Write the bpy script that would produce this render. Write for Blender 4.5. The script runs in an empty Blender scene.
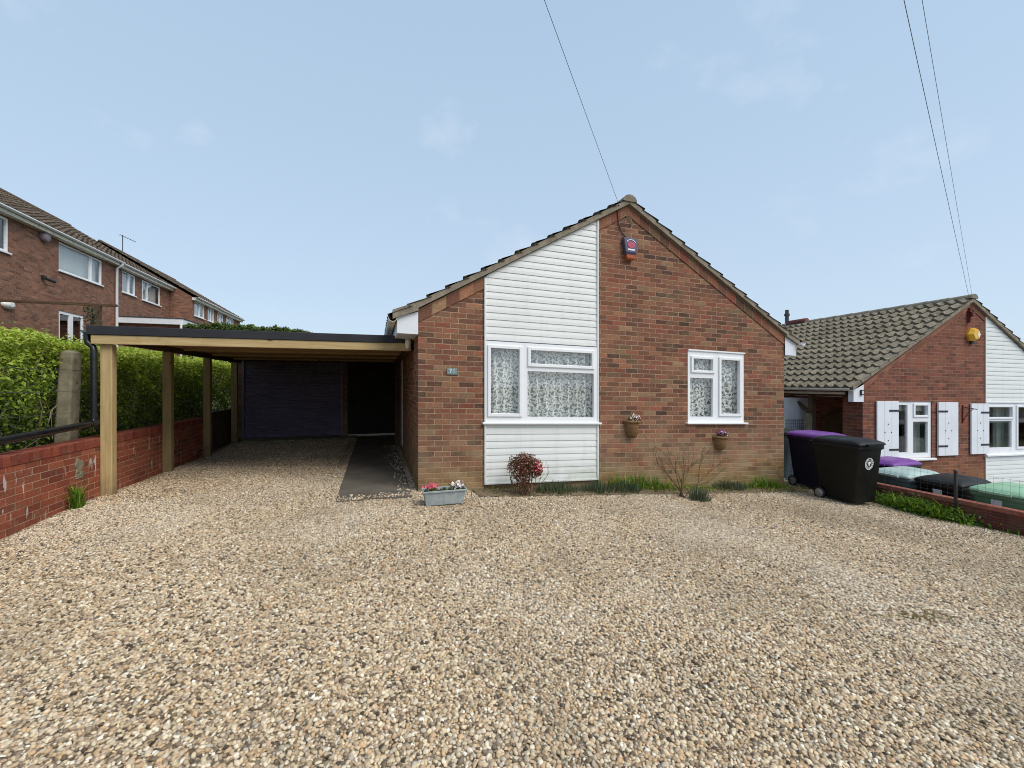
import bpy, math, random
import numpy as np
from math import sin, cos, radians, pi, floor
random.seed(7); rng = np.random.default_rng(7)
SC = bpy.context.scene; COL = SC.collection
LW = 7.26
H = 1.45                                    # camera height above the drive, metres
lin = lambda r, g, b: tuple((c/255/12.92 if c/255 <= .04045 else ((c/255+.055)/1.055)**2.4) for c in (r, g, b)) + (1.,)

# ------------------------------------------------------------------ frames, mesh builder, things
class Frame:
    def __init__(s, X, Y, deg, fall=0., Z=0.):
        s.X, s.Y, s.th, s.fall, s.Z = X, Y, radians(deg), fall, Z
    def world(s, p):
        u, v, z = p
        return (s.X+u*cos(s.th)-v*sin(s.th), s.Y+u*sin(s.th)+v*cos(s.th), s.Z+z-s.fall*u)
PLOT = Frame(-1.287, 5.9, 17.6)             # the plot: u along the house front, v away from the road
HOUSE = Frame(-1.287, 5.9, 17.6, .029)      # its courses fall a little with the plot
NEXT = Frame(7.26, 8.9, 14.0, .015)         # the neighbouring bungalow

def G(u):                                   # ground height of the drive: level, then falling towards the low wall
    k = 1.2
    return -.066*(k*math.log1p(math.exp(min(u/k*2, 40)))/2) if u < 12 else -.066*u

class Thing:
    def __init__(s, ob, frame, o): s.ob, s.f, s.o = ob, frame, o
def thing(name, frame, o, label, cat, group=None):
    e = bpy.data.objects.new(name, None); COL.objects.link(e); e.empty_display_size = .1
    e.location = frame.world(o); e.rotation_euler = (0, 0, frame.th)
    tag(e, label, cat, group)
    return Thing(e, frame, o)
def tag(e, label=None, cat=None, group=None, kind=None):
    for k, v in (('label', label), ('category', cat), ('group', group), ('kind', kind)):
        if v: e[k] = v
    return e

class MB:
    def __init__(s): s.v = []; s.f = []; s.uv = []; s.mi = []; s.sm = []
    def face(s, pts, uv=None, mi=0, smooth=False):
        n = len(s.v); s.v += [tuple(p) for p in pts]; s.f.append(tuple(range(n, n+len(pts))))
        if uv is None:
            a = np.array(pts[0]); nn = np.zeros(3)
            for i in range(1, len(pts)-1): nn += np.cross(np.array(pts[i])-a, np.array(pts[i+1])-a)
            k = int(np.argmax(np.abs(nn)))
            uv = [(p[1], p[2]) if k == 0 else (p[0], p[2]) if k == 1 else (p[0], p[1]) for p in pts]
        s.uv.append(uv); s.mi.append(mi); s.sm.append(smooth); return s
    def grid(s, rows, mi=0, smooth=True, closed=False, uvf=None):
        n = len(s.v); m = len(rows[0])
        for r in rows: s.v += [tuple(p) for p in r]
        for i in range(len(rows)-1):
            for j in range(m if closed else m-1):
                j2 = (j+1) % m
                s.f.append((n+i*m+j, n+i*m+j2, n+(i+1)*m+j2, n+(i+1)*m+j))
                s.uv.append([uvf(i, j), uvf(i, j+1), uvf(i+1, j+1), uvf(i+1, j)] if uvf else [(j/m, i), ((j+1)/m, i), ((j+1)/m, i+1), (j/m, i+1)])
                s.mi.append(mi); s.sm.append(smooth)
        return s
    def cap(s, ring, mi=0): return s.face(ring, None, mi)
    def box(s, a0, a1, b0, b1, c0, c1, mi=0):
        P = [(a, b, c) for a in (a0, a1) for b in (b0, b1) for c in (c0, c1)]
        n = len(s.v); s.v += P
        for q in ((0, 1, 3, 2), (4, 6, 7, 5), (0, 4, 5, 1), (2, 3, 7, 6), (0, 2, 6, 4), (1, 5, 7, 3)):
            s.f.append(tuple(n+i for i in q)); k = 0 if q in ((0, 1, 3, 2), (4, 6, 7, 5)) else 1 if q in ((0, 4, 5, 1), (2, 3, 7, 6)) else 2
            s.uv.append([(P[i][1], P[i][2]) if k == 0 else (P[i][0], P[i][2]) if k == 1 else (P[i][0], P[i][1]) for i in q])
            s.mi.append(mi); s.sm.append(False)
        return s
    def loft(s, secs, mi=0, caps=(True, True), smooth=True):
        s.grid(secs, mi, smooth, True)
        if caps[0]: s.cap(list(reversed(secs[0])), mi)
        if caps[1]: s.cap(list(secs[-1]), mi)
        return s
    def tube(s, pts, r, n=8, mi=0, caps=True):
        pts = [np.array(p, float) for p in pts]; secs = []
        rs = r if isinstance(r, (list, tuple)) else [r]*len(pts)
        ref = None
        for i, p in enumerate(pts):
            t = pts[min(i+1, len(pts)-1)]-pts[max(i-1, 0)]; t = t/(np.linalg.norm(t)+1e-9)
            if ref is None: ref = np.array((0, 0, 1.)) if abs(t[2]) < .9 else np.array((1., 0, 0))
            a = ref-t*np.dot(ref, t); a /= np.linalg.norm(a)+1e-9; b = np.cross(t, a); ref = a
            secs.append([tuple(p+rs[i]*(a*cos(2*pi*k/n)+b*sin(2*pi*k/n))) for k in range(n)])
        return s.loft(secs, mi, (caps, caps))
    def lathe(s, c, prof, n=16, mi=0, a0=0, a1=2*pi):
        full = abs(a1-a0-2*pi) < 1e-6; m = n if full else n+1
        rows = [[(c[0]+r*cos(a0+(a1-a0)*k/n), c[1]+r*sin(a0+(a1-a0)*k/n), c[2]+z) for k in range(m)] for r, z in prof]
        return s.grid(rows, mi, True, full)
    def build(s, name, mats, parent=None, frame=None, bevel=0, o=(0, 0, 0)):
        par = None
        if isinstance(parent, tuple): parent, par = parent          # (thing, part) -> sub-part
        if parent is not None: frame, o = parent.f, parent.o
        fall = frame.fall
        V = [(p[0]-o[0], p[1]-o[1], p[2]-o[2]-fall*(p[0]-o[0])) for p in s.v]
        me = bpy.data.meshes.new(name); me.from_pydata(V, [], s.f)
        ul = me.uv_layers.new(name='UVMap')
        ul.data.foreach_set('uv', [c for f in s.uv for p in f for c in p])
        me.polygons.foreach_set('material_index', s.mi); me.polygons.foreach_set('use_smooth', s.sm)
        for m in (mats if isinstance(mats, (list, tuple)) else [mats]): me.materials.append(m)
        me.update()
        ob = bpy.data.objects.new(name, me); COL.objects.link(ob)
        if parent is not None: ob.parent = par if par is not None else parent.ob
        else: ob.location = frame.world(o); ob.rotation_euler = (0, 0, frame.th)
        if bevel:
            b = ob.modifiers.new('Bevel', 'BEVEL'); b.width = bevel; b.segments = 2; b.limit_method = 'ANGLE'; b.angle_limit = radians(40)
        return ob

def leafmesh(name, mats, pos, nrm, L, W, frame, parent=None, o=(0, 0, 0), rnd=None, part=None, up=.0):
    """many small leaves as one mesh: pos (n,3) and facing nrm (n,3) in frame coordinates"""
    n = len(pos); N = nrm/(np.linalg.norm(nrm, axis=1, keepdims=True)+1e-9)
    t = rng.normal(size=(n, 3)); t[:, 2] += up; t -= N*np.sum(t*N, 1, keepdims=True); t /= np.linalg.norm(t, axis=1, keepdims=True)+1e-9
    b = np.cross(N, t); L = np.broadcast_to(L, n)[:, None]; W = np.broadcast_to(W, n)[:, None]
    if parent is not None: frame, o = parent.f, parent.o
    P = np.stack([pos-t*L*.5, pos+b*W*.5-t*L*.05+N*W*.15, pos+t*L*.5-N*L*.1, pos-b*W*.5-t*L*.05+N*W*.15], 1).reshape(-1, 3)
    P = P-np.array(o)
    if frame.fall: P[:, 2] -= frame.fall*P[:, 0]
    me = bpy.data.meshes.new(name)
    me.vertices.add(4*n); me.vertices.foreach_set('co', P.astype(np.float32).ravel())
    me.loops.add(4*n); me.loops.foreach_set('vertex_index', np.arange(4*n, dtype=np.int32))
    me.polygons.add(n); me.polygons.foreach_set('loop_start', np.arange(0, 4*n, 4, dtype=np.int32))
    me.update(calc_edges=True)
    ul = me.uv_layers.new(name='UVMap'); r = rng.random((n, 1)) if rnd is None else np.asarray(rnd)[:, None]
    uv = np.concatenate([r, rng.random((n, 1))], 1); ul.data.foreach_set('uv', np.repeat(uv, 4, 0).astype(np.float32).ravel())
    for m in (mats if isinstance(mats, (list, tuple)) else [mats]): me.materials.append(m)
    ob = bpy.data.objects.new(name, me); COL.objects.link(ob)
    if parent is not None: ob.parent = part if part is not None else parent.ob
    else: ob.location = frame.world(o); ob.rotation_euler = (0, 0, frame.th)
    return ob

# ------------------------------------------------------------------ materials
class NT:
    def __init__(s, name):
        s.m = bpy.data.materials.new(name); s.m.use_nodes = True; s.t = s.m.node_tree; s.n = s.t.nodes; s.n.clear()
        s.out = s.n.new('ShaderNodeOutputMaterial'); s.b = s.n.new('ShaderNodeBsdfPrincipled'); s.link(s.b.outputs[0], s.out.inputs[0])
    def link(s, a, b): s.t.links.new(a, b)
    def new(s, typ, **kw):
        x = s.n.new(typ)
        for k, v in kw.items(): setattr(x, k, v)
        return x
    def put(s, sock, v):
        if hasattr(v, 'is_output'): s.link(v, sock)
        else: sock.default_value = v
    def math(s, op, a, b=0., c=0.):
        x = s.new('ShaderNodeMath', operation=op); s.put(x.inputs[0], a); s.put(x.inputs[1], b); s.put(x.inputs[2], c); return x.outputs[0]
    def mix(s, f, a, b, mode='MIX'):
        x = s.new('ShaderNodeMix', data_type='RGBA', blend_type=mode); s.put(x.inputs[0], f); s.put(x.inputs[6], a); s.put(x.inputs[7], b); return x.outputs[2]
    def ramp(s, f, stops, interp='LINEAR'):
        x = s.new('ShaderNodeValToRGB'); cr = x.color_ramp; cr.interpolation = interp
        while len(cr.elements) < len(stops): cr.elements.new(.5)
        for e, (p, c) in zip(cr.elements, stops): e.position = p; e.color = c if isinstance(c, tuple) else (c, c, c, 1)
        s.put(x.inputs[0], f); return x.outputs[0]
    def rng(s, f, a, b, c=0., d=1.):
        x = s.new('ShaderNodeMapRange'); x.clamp = True; s.put(x.inputs[0], f)
        for i, v in enumerate((a, b, c, d)): x.inputs[i+1].default_value = v
        return x.outputs[0]
    def coord(s, kind='Object'): return s.new('ShaderNodeTexCoord').outputs[kind]
    def uv(s):
        x = s.new('ShaderNodeUVMap'); x.uv_map = 'UVMap'; return x.outputs[0]
    def scale(s, v, sc):
        x = s.new('ShaderNodeMapping'); s.put(x.inputs[0], v); x.inputs[3].default_value = sc; return x.outputs[0]
    def noise(s, v, sc, det=3., rough=.55, out=0, dim='3D'):
        x = s.new('ShaderNodeTexNoise', noise_dimensions=dim); s.put(x.inputs['Vector'], v); x.inputs['Scale'].default_value = sc
        x.inputs['Detail'].default_value = det; x.inputs['Roughness'].default_value = rough; return x.outputs[out]
    def voro(s, v, sc, out='Distance', feat='F1', dim='3D'):
        x = s.new('ShaderNodeTexVoronoi', voronoi_dimensions=dim, feature=feat); s.put(x.inputs['Vector'], v); x.inputs['Scale'].default_value = sc; return x.outputs[out]
    def bump(s, h, strength=.5, dist=.01):
        x = s.new('ShaderNodeBump'); x.inputs['Strength'].default_value = strength; x.inputs['Distance'].default_value = dist
        s.put(x.inputs['Height'], h); s.link(x.outputs[0], s.b.inputs['Normal'])
    def fin(s, col, rough=.8, spec=.3, metal=0.):
        s.put(s.b.inputs['Base Color'], col); s.put(s.b.inputs['Roughness'], rough)
        s.b.inputs['Specular IOR Level'].default_value = spec; s.b.inputs['Metallic'].default_value = metal
        return s.m

def plain(name, col, rough=.5, spec=.4, var=.12, sc=6., bump=0., bsc=60., metal=0.):
    t = NT(name); c = t.coord(); n = t.noise(c, sc, 5)
    col2 = t.mix(t.rng(n, .3, .7), tuple(x*(1-var) for x in col[:3])+(1,), tuple(min(1, x*(1+var)) for x in col[:3])+(1,))
    if bump: t.bump(t.noise(c, bsc, 4), bump, .004)
    return t.fin(col2, t.rng(t.noise(c, sc*2.3, 4), .3, .7, max(.03, rough-.1), min(1, rough+.1)), spec, metal)

def brick(name, stops, mortar, BW=.225, BH=.075, moss=None, salt=0., dark=.25, mw=1.):
    t = NT(name); uv0 = t.uv()
    wob = t.new('ShaderNodeVectorMath', operation='MULTIPLY_ADD'); t.link(t.noise(uv0, 9, 2, out=1), wob.inputs[0]); wob.inputs[1].default_value = (.008, .006, 0); t.link(uv0, wob.inputs[2])
    sp = t.new('ShaderNodeSeparateXYZ'); t.link(wob.outputs[0], sp.inputs[0])
    y = t.math('DIVIDE', sp.outputs[1], BH); row = t.math('FLOOR', y); fy = t.math('FRACT', y)
    x = t.math('ADD', t.math('DIVIDE', sp.outputs[0], BW), t.math('MULTIPLY', t.math('FLOORED_MODULO', row, 2.), .5))
    col = t.math('FLOOR', x); fx = t.math('FRACT', x)
    cb = t.new('ShaderNodeCombineXYZ'); t.link(col, cb.inputs[0]); t.link(row, cb.inputs[1])
    wn = t.new('ShaderNodeTexWhiteNoise', noise_dimensions='2D'); t.link(cb.outputs[0], wn.inputs['Vector'])
    ex = t.rng(t.math('ABSOLUTE', t.math('SUBTRACT', fx, .5)), .5-.034*mw, .5-.016*mw)
    ey = t.rng(t.math('ABSOLUTE', t.math('SUBTRACT', fy, .5)), .5-.10*mw, .5-.05*mw)
    mo = t.math('MULTIPLY', t.math('MAXIMUM', ex, ey), t.rng(t.noise(uv0, 5.5, 4, .65), .30, .58, .35, 1.))
    base = t.ramp(wn.outputs[0], stops)
    hv = t.new('ShaderNodeSeparateColor'); t.link(wn.outputs[1], hv.inputs[0])
    base = t.mix(1., base, t.ramp(hv.outputs[1], [(0, .68), (.2, .86), (.6, .97), (.88, 1.08), (1, 1.22)]), 'MULTIPLY')
    base = t.mix(t.rng(hv.outputs[2], .75, 1., 0, .25), base, (.20, .065, .045, 1))
    base = t.mix(t.rng(t.noise(t.scale(uv0, (1, 1.7, 1)), 4.2, 5, .7), .50, .72, 0, .55), base, (.26, .175, .10, 1))
    base = t.mix(t.rng(t.noise(t.scale(uv0, (1.3, 2, 1)), 3.1, 5, .7, 1), .52, .74, 0, .5), base, (.10, .075, .055, 1))
    fine = t.noise(uv0, 28, 6, .7)
    base = t.mix(t.rng(fine, .3, .75, 0, .55), base, (.035, .025, .022, 1))
    base = t.mix(t.rng(t.noise(uv0, 60, 3), .58, .8, 0, .5), base, (.42, .32, .24, 1))
    big = t.noise(uv0, .9, 4, .6)
    mc = t.mix(t.rng(t.noise(uv0, 3.1, 4), .3, .7), mortar, tuple(c*.55 for c in mortar[:3])+(1,))
    c = t.mix(mo, base, mc)
    c = t.mix(t.rng(big, .35, .72, 0, dark), c, t.mix(.5, c, (.05, .04, .035, 1)))
    s0 = t.new('ShaderNodeSeparateXYZ'); t.link(uv0, s0.inputs[0])
    if moss:
        (h0, h1, mcol, u0, u1, bleach) = moss
        g = t.math('MULTIPLY', t.rng(s0.outputs[1], h1, h0), t.rng(t.noise(uv0, 2.6, 5, .65), .30, .56))
        c = t.mix(t.math('MULTIPLY', g, .75), c, mcol)
        if bleach:
            bl = t.math('MULTIPLY', t.rng(s0.outputs[1], bleach+.35, bleach-.55), t.rng(t.noise(t.scale(uv0, (1, 1.6, 1)), 2.2, 5), .36, .66))
            c = t.mix(t.math('MULTIPLY', bl, .6), c, (.36, .27, .165, 1))
    if salt:
        w = t.noise(t.scale(uv0, (15, 3.2, 1)), 1.0, 3, .5)
        w2 = t.noise(uv0, 1.6, 3)
        c = t.mix(t.math('MULTIPLY', t.rng(w, .615, .66), t.math('MULTIPLY', t.rng(w2, .47, .58), salt)), c, (.62, .60, .56, 1))
        c = t.mix(t.rng(t.noise(t.scale(uv0, (1.2, 1, 1)), 3.3, 5), .55, .8, 0, .5), c, (.10, .055, .03, 1))
    t.bump(t.math('ADD', t.math('SUBTRACT', 1., mo), t.math('MULTIPLY', fine, .5)), .6, .006)
    return t.fin(c, .9, .2)

B1 = [(0, lin(88, 64, 52)), (.12, lin(128, 84, 66)), (.30, lin(152, 98, 74)), (.48, lin(138, 94, 74)), (.62, lin(166, 118, 88)), (.76, lin(152, 86, 68)), (.88, lin(112, 86, 66)), (1, lin(168, 132, 100))]
M = {}
M['brick'] = brick('brown red brick', B1, lin(178, 150, 124), moss=(-.35, .40, lin(126, 118, 40), 0, 7, .78))
M['brick_rake'] = brick('brick raking course', [(p, tuple(x*1.12 for x in c[:3])+(1,)) for p, c in B1], lin(160, 136, 112), BW=.225, BH=.16)
M['brick_next'] = brick('red brown brick', [(0, lin(112, 66, 56)), (.3, lin(142, 84, 66)), (.6, lin(152, 92, 72)), (.85, lin(134, 74, 60)), (1, lin(118, 80, 70))], lin(165, 135, 115), moss=(-1., -.1, lin(150, 110, 70), 0, 7, 0), mw=.8)
M['brick_next_rake'] = brick('red brown raking course', [(0, lin(132, 80, 66)), (1, lin(160, 104, 82))], lin(150, 122, 104), BW=.225, BH=.12)
M['brick_terrace'] = brick('terrace brick', [(0, lin(122, 84, 70)), (.3, lin(152, 104, 84)), (.6, lin(168, 120, 96)), (.85, lin(150, 100, 82)), (1, lin(136, 104, 88))], lin(168, 142, 122), mw=.8)
M['brick_wall'] = brick('orange red garden brick', [(0, lin(140, 68, 48)), (.3, lin(168, 86, 60)), (.65, lin(182, 98, 68)), (1, lin(158, 78, 54))], lin(200, 158, 130), salt=.75, mw=.75, dark=.4)
M['brick_coping'] = brick('brick on edge coping', [(0, lin(134, 56, 44)), (.5, lin(172, 82, 60)), (1, lin(150, 68, 52))], lin(178, 122, 102), BW=.075, BH=.24, salt=.0, mw=.75, dark=.4)
M['brick_low'] = brick('dark red low wall brick', [(0, lin(104, 46, 40)), (.5, lin(140, 62, 50)), (1, lin(122, 54, 44))], lin(120, 88, 76), dark=.5)
M['brick_low_top'] = brick('low wall coping', [(0, lin(164, 92, 76)), (1, lin(182, 112, 94))], lin(150, 104, 90), BW=.075, BH=.24, mw=.6)
M['pvc'] = plain('white window frame', (.80, .81, .83, 1), .3, .4, .02, 2)
def clad_mat():
    t = NT('white cladding'); c = t.coord()
    col = t.mix(t.rng(t.noise(c, 1.3, 5), .3, .7), (.70, .715, .695, 1), (.75, .76, .745, 1))
    st = t.noise(t.scale(c, (9, 9, .9)), 1., 5, .6)
    col = t.mix(t.rng(st, .50, .76, 0, .26), col, (.48, .51, .43, 1))
    sp = t.new('ShaderNodeSeparateXYZ'); t.link(c, sp.inputs[0])
    low = t.math('MULTIPLY', t.rng(sp.outputs[2], .34, .02), t.rng(t.noise(c, 5, 4), .35, .65))
    col = t.mix(t.math('MULTIPLY', low, .45), col, (.34, .36, .22, 1))
    return t.fin(col, .42, .35)
M['clad'] = clad_mat()
M['white_old'] = plain('weathered cream gutter', (.70, .67, .57, 1), .5, .3, .18, 5)
M['paint_white'] = plain('white painted board', (.72, .74, .78, 1), .5, .3, .05, 3)
M['black_trim'] = plain('black roof trim', (.022, .022, .026, 1), .55, .35, .2, 4)
M['black_pipe'] = plain('black plastic pipe', (.012, .012, .014, 1), .3, .5, .2, 8)
M['bin_black'] = plain('black bin plastic', (.007, .007, .0065, 1), .5, .28, .2, 3, .15, 240)
M['bin_navy'] = plain('dark violet bin plastic', (.010, .008, .020, 1), .5, .3, .2, 3, .15, 240)
M['bin_purple'] = plain('purple lid plastic', (.17, .045, .27, 1), .4, .45, .1, 3)
M['bin_grey'] = plain('slate grey bin plastic', (.10, .15, .16, 1), .45, .4, .12, 3)
M['bin_green'] = plain('green bin plastic', (.12, .24, .14, 1), .45, .4, .1, 3)
M['lid_green'] = plain('pale green lid plastic', (.27, .46, .30, 1), .45, .4, .08, 3)
M['lid_mint'] = plain('mint lid plastic', (.38, .49, .46, 1), .45, .4, .08, 3)
M['sticker'] = plain('white sticker', (.75, .75, .75, 1), .5, .3, .05)
M['dark'] = plain('dark void', (.02, .019, .018, 1), .9, .1)
M['iron'] = plain('dark iron', (.03, .028, .03, 1), .5, .4, .2)
M['rust'] = plain('rusty dark red iron', (.13, .03, .025, 1), .7, .3, .3)
M['steel'] = plain('galvanised steel', (.38, .38, .38, 1), .35, .5, .15, 8, 0, 60, .6)
M['zinc'] = plain('blue grey zinc', (.32, .36, .36, 1), .6, .3, .2, 14, .2, 80)
M['soil'] = plain('potting soil', (.03, .02, .014, 1), .95, .1, .4, 40, .6, 90)
M['terracotta'] = plain('brown woven planter', (.22, .125, .06, 1), .8, .2, .3, 30, .6, 90)
M['orange'] = plain('orange strobe plastic', (.42, .09, .02, 1), .3, .5, .1)
M['navy'] = plain('navy alarm case', (.075, .065, .12, 1), .35, .5, .1)
M['pinkred'] = plain('red pink emblem', (.42, .06, .12, 1), .4, .4, .05)
M['alarm_yellow'] = plain('yellow alarm case', (.78, .42, .03, 1), .35, .5, .06)
M['alarm_white'] = plain('white alarm case', (.75, .72, .6, 1), .35, .5, .06)
M['plaque'] = plain('grey green slate plaque', (.16, .23, .23, 1), .5, .4, .1)
M['lampglass'] = plain('cream lamp glass', (.72, .72, .66, 1), .3, .5, .05)
M['mauve'] = plain('mauve round case', (.28, .22, .25, 1), .5, .3, .1)
M['white_petal'] = plain('white petals', (.8, .72, .68, 1), .7, .2, .1, 50)
M['pink_petal'] = plain('pink petals', (.72, .14, .2, 1), .7, .2, .2, 50)
M['violet_petal'] = plain('violet petals', (.30, .08, .28, 1), .7, .2, .2, 50)
M['felt'] = plain('grey roofing felt', (.06, .06, .06, 1), .9, .2, .2, 10, .4, 200)
M['door_navy'] = plain('navy roller door', (.17, .14, .21, 1), .45, .4, .15, 2)
M['tarboard'] = plain('black stained boards', (.035, .030, .026, 1), .8, .15, .3, 5)
M['concrete'] = plain('weathered concrete', (.21, .185, .125, 1), .9, .2, .42, 6, .9, 45)
M['verge'] = plain('grey brown verge mortar', (.24, .205, .155, 1), .95, .15, .25, 9, .5, 60)
M['lead'] = plain('dark grey flue', (.07, .085, .09, 1), .5, .4, .2, 9)
M['path'] = plain('dark concrete path', (.115, .100, .080, 1), .9, .2, .28, 2.2, .5, 90)
M['asphalt'] = plain('asphalt', (.05, .05, .05, 1), .9, .2, .2, 8, .5, 120)
M['slab'] = plain('neighbour concrete drive', (.26, .25, .23, 1), .9, .2, .2, 3, .4, 80)

def timber(name, c1, c2, axis):
    t = NT(name); s = [34, 34, 34]; s[axis] = 1.6; v = t.scale(t.coord(), tuple(s))
    n = t.noise(v, 1., 5, .65); k = t.noise(t.coord(), 5, 3)
    c = t.mix(t.rng(n, .3, .72), c1, c2)
    c = t.mix(t.rng(k, .55, .75, 0, .4), c, tuple(x*.7 for x in c1[:3])+(1,))
    s2 = [7, 7, 7]; s2[axis] = 3.2
    kn = t.voro(t.scale(t.coord(), tuple(s2)), .8)
    c = t.mix(t.rng(kn, .13, .04, 0, .8), c, (.10, .055, .022, 1))
    if axis == 2:
        g = t.new('ShaderNodeSeparateXYZ'); t.link(t.coord(), g.inputs[0])
        c = t.mix(t.math('MULTIPLY', t.rng(g.outputs[2], .34, .02), t.rng(t.noise(t.coord(), 9, 4), .3, .7, .25, .8)), c, (.10, .08, .055, 1))
    t.bump(n, .4, .003)
    return t.fin(c, .75, .25)
PINE = (lin(164, 138, 94), lin(198, 174, 128)); OLDW = (lin(70, 54, 40), lin(104, 84, 64))
for i, a in enumerate('uvz'):
    M['pine_'+a] = timber('treated pine grain '+a, *PINE, i)
    M['oldwood_'+a] = timber('brown weathered timber '+a, *OLDW, i)
M['post_shaded'] = timber('shaded treated pine', lin(132, 112, 76), lin(164, 142, 98), 2)  # darker copy of the pine: carport shade put into the rear posts' colour
M['deck'] = timber('brown deck boards', lin(176, 138, 98), lin(204, 168, 124), 0)

def tile_mat(name, c1, c2, lich):
    t = NT(name); c = t.coord(); n = t.noise(c, 7, 6, .7)
    col = t.mix(t.rng(n, .3, .7), c1, c2)
    wn = t.new('ShaderNodeTexWhiteNoise', noise_dimensions='2D')
    f = t.new('ShaderNodeVectorMath', operation='FLOOR'); t.link(t.uv(), f.inputs[0]); t.link(f.outputs[0], wn.inputs['Vector'])
    col = t.mix(t.rng(wn.outputs[0], 0, 1, 0, .45), col, tuple(x*.55 for x in c1[:3])+(1,))
    col = t.mix(t.rng(t.noise(c, 22, 4, .6), .6, .7, 0, .65), col, lich)
    col = t.mix(t.rng(t.noise(c, 2.2, 4, .6), .5, .75, 0, .45), col, (.055, .047, .034, 1))
    t.bump(t.noise(c, 60, 4), .4, .004)
    return t.fin(col, .95, .15)
M['tile_next'] = tile_mat('lichened grey brown tiles', lin(110, 103, 90), lin(150, 141, 122), lin(210, 205, 190))
M['tile'] = tile_mat('dark grey brown tiles', lin(78, 70, 58), lin(112, 102, 86), lin(150, 142, 124))
M['tile_terrace'] = tile_mat('dull brown terrace tiles', lin(92, 80, 68), lin(122, 108, 92), lin(135, 122, 104))

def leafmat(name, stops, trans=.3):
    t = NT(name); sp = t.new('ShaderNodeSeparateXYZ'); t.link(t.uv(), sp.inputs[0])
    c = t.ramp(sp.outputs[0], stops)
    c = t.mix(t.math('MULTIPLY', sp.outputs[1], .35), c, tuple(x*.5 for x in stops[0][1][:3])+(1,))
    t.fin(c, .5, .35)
    tr = t.new('ShaderNodeBsdfTranslucent'); t.link(t.mix(.5, c, (.30, .34, .03, 1)), tr.inputs[0])
    mx = t.new('ShaderNodeMixShader'); mx.inputs[0].default_value = trans
    t.link(t.b.outputs[0], mx.inputs[1]); t.link(tr.outputs[0], mx.inputs[2]); t.link(mx.outputs[0], t.out.inputs[0])
    return t.m
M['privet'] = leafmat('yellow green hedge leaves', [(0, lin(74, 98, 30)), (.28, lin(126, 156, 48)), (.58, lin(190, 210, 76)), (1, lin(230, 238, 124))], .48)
M['darkleaf'] = leafmat('dull green leaves', [(0, lin(50, 68, 32)), (.5, lin(86, 108, 54)), (1, lin(124, 142, 80))])
M['grass'] = leafmat('grass blades', [(0, lin(54, 92, 20)), (.5, lin(92, 138, 30)), (1, lin(150, 176, 60))], .35)
M['straw'] = leafmat('dry grass and leaves', [(0, lin(96, 74, 46)), (.5, lin(134, 108, 66)), (1, lin(120, 128, 60))], .2)
M['lavender'] = leafmat('grey green needles', [(0, lin(46, 58, 44)), (.5, lin(78, 92, 72)), (1, lin(112, 124, 98))], .15)
M['redleaf'] = leafmat('dark red and olive leaves', [(0, lin(60, 34, 24)), (.4, lin(104, 48, 38)), (.6, lin(96, 74, 44)), (.8, lin(150, 60, 56)), (.93, lin(196, 110, 104)), (1, lin(214, 180, 160))], .2)
M['bark'] = plain('brown grey twigs', (.13, .085, .055, 1), .9, .15, .3, 20)
M['barkgrey'] = plain('grey bark', (.19, .15, .11, 1), .9, .15, .3, 20)
M['palestem'] = plain('pale dry stems', (.32, .26, .17, 1), .9, .15, .3, 20)

def glass():
    t = NT('window glass'); t.n.remove(t.b)
    g = t.new('ShaderNodeBsdfGlossy'); g.inputs['Roughness'].default_value = .02; g.inputs[0].default_value = (1, 1, 1, 1)
    tr = t.new('ShaderNodeBsdfTransparent'); tr.inputs[0].default_value = (.955, .965, .96, 1)
    ge = t.new('ShaderNodeNewGeometry'); dp = t.new('ShaderNodeVectorMath', operation='DOT_PRODUCT'); t.link(ge.outputs['Normal'], dp.inputs[0]); t.link(ge.outputs['Incoming'], dp.inputs[1])
    k5 = t.math('POWER', t.math('SUBTRACT', 1., t.math('ABSOLUTE', dp.outputs['Value'])), 5.)
    mx = t.new('ShaderNodeMixShader'); t.link(t.math('MULTIPLY_ADD', k5, .93, .07), mx.inputs[0])
    t.link(tr.outputs[0], mx.inputs[1]); t.link(g.outputs[0], mx.inputs[2]); t.link(mx.outputs[0], t.out.inputs[0])
    return t.m
M['glass'] = glass()

def lace(name, sc, lo, hi):
    t = NT(name); uv = t.uv()
    w = t.new('ShaderNodeVectorMath', operation='MULTIPLY_ADD'); t.link(t.noise(uv, 9, 2, out=1), w.inputs[0]); w.inputs[1].default_value = (.07, .07, 0); t.link(uv, w.inputs[2])
    a = t.rng(t.voro(w.outputs[0], sc, dim='2D'), .30, .44, 1, 0)
    b = t.rng(t.voro(t.scale(w.outputs[0], (1, 1, 1)), sc*.55, 'Distance', 'DISTANCE_TO_EDGE', '2D'), .05, .10, 1, 0)
    c = t.rng(t.noise(uv, sc*1.6, 3), .5, .62)
    k = t.math('MINIMUM', t.math('MAXIMUM', t.math('MAXIMUM', a, b), t.math('MULTIPLY', c, .6)), 1.)
    fac = t.rng(k, 0, 1, lo, hi)
    t.fin((.90, .91, .90, 1), .9, .1)
    tr = t.new('ShaderNodeBsdfTransparent'); mx = t.new('ShaderNodeMixShader'); t.link(fac, mx.inputs[0])
    t.link(tr.outputs[0], mx.inputs[1]); t.link(t.b.outputs[0], mx.inputs[2]); t.link(mx.outputs[0], t.out.inputs[0])
    return t.m
M['lace'] = lace('fine white lace', 23, .30, 1.)
M['lace2'] = lace('bold white lace', 17, .20, 1.)
M['cloth'] = plain('grey green curtain cloth', (.35, .38, .34, 1), .9, .1, .1)
M['cloth_white'] = plain('white blind cloth', (.62, .64, .62, 1), .9, .1, .05)

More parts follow.
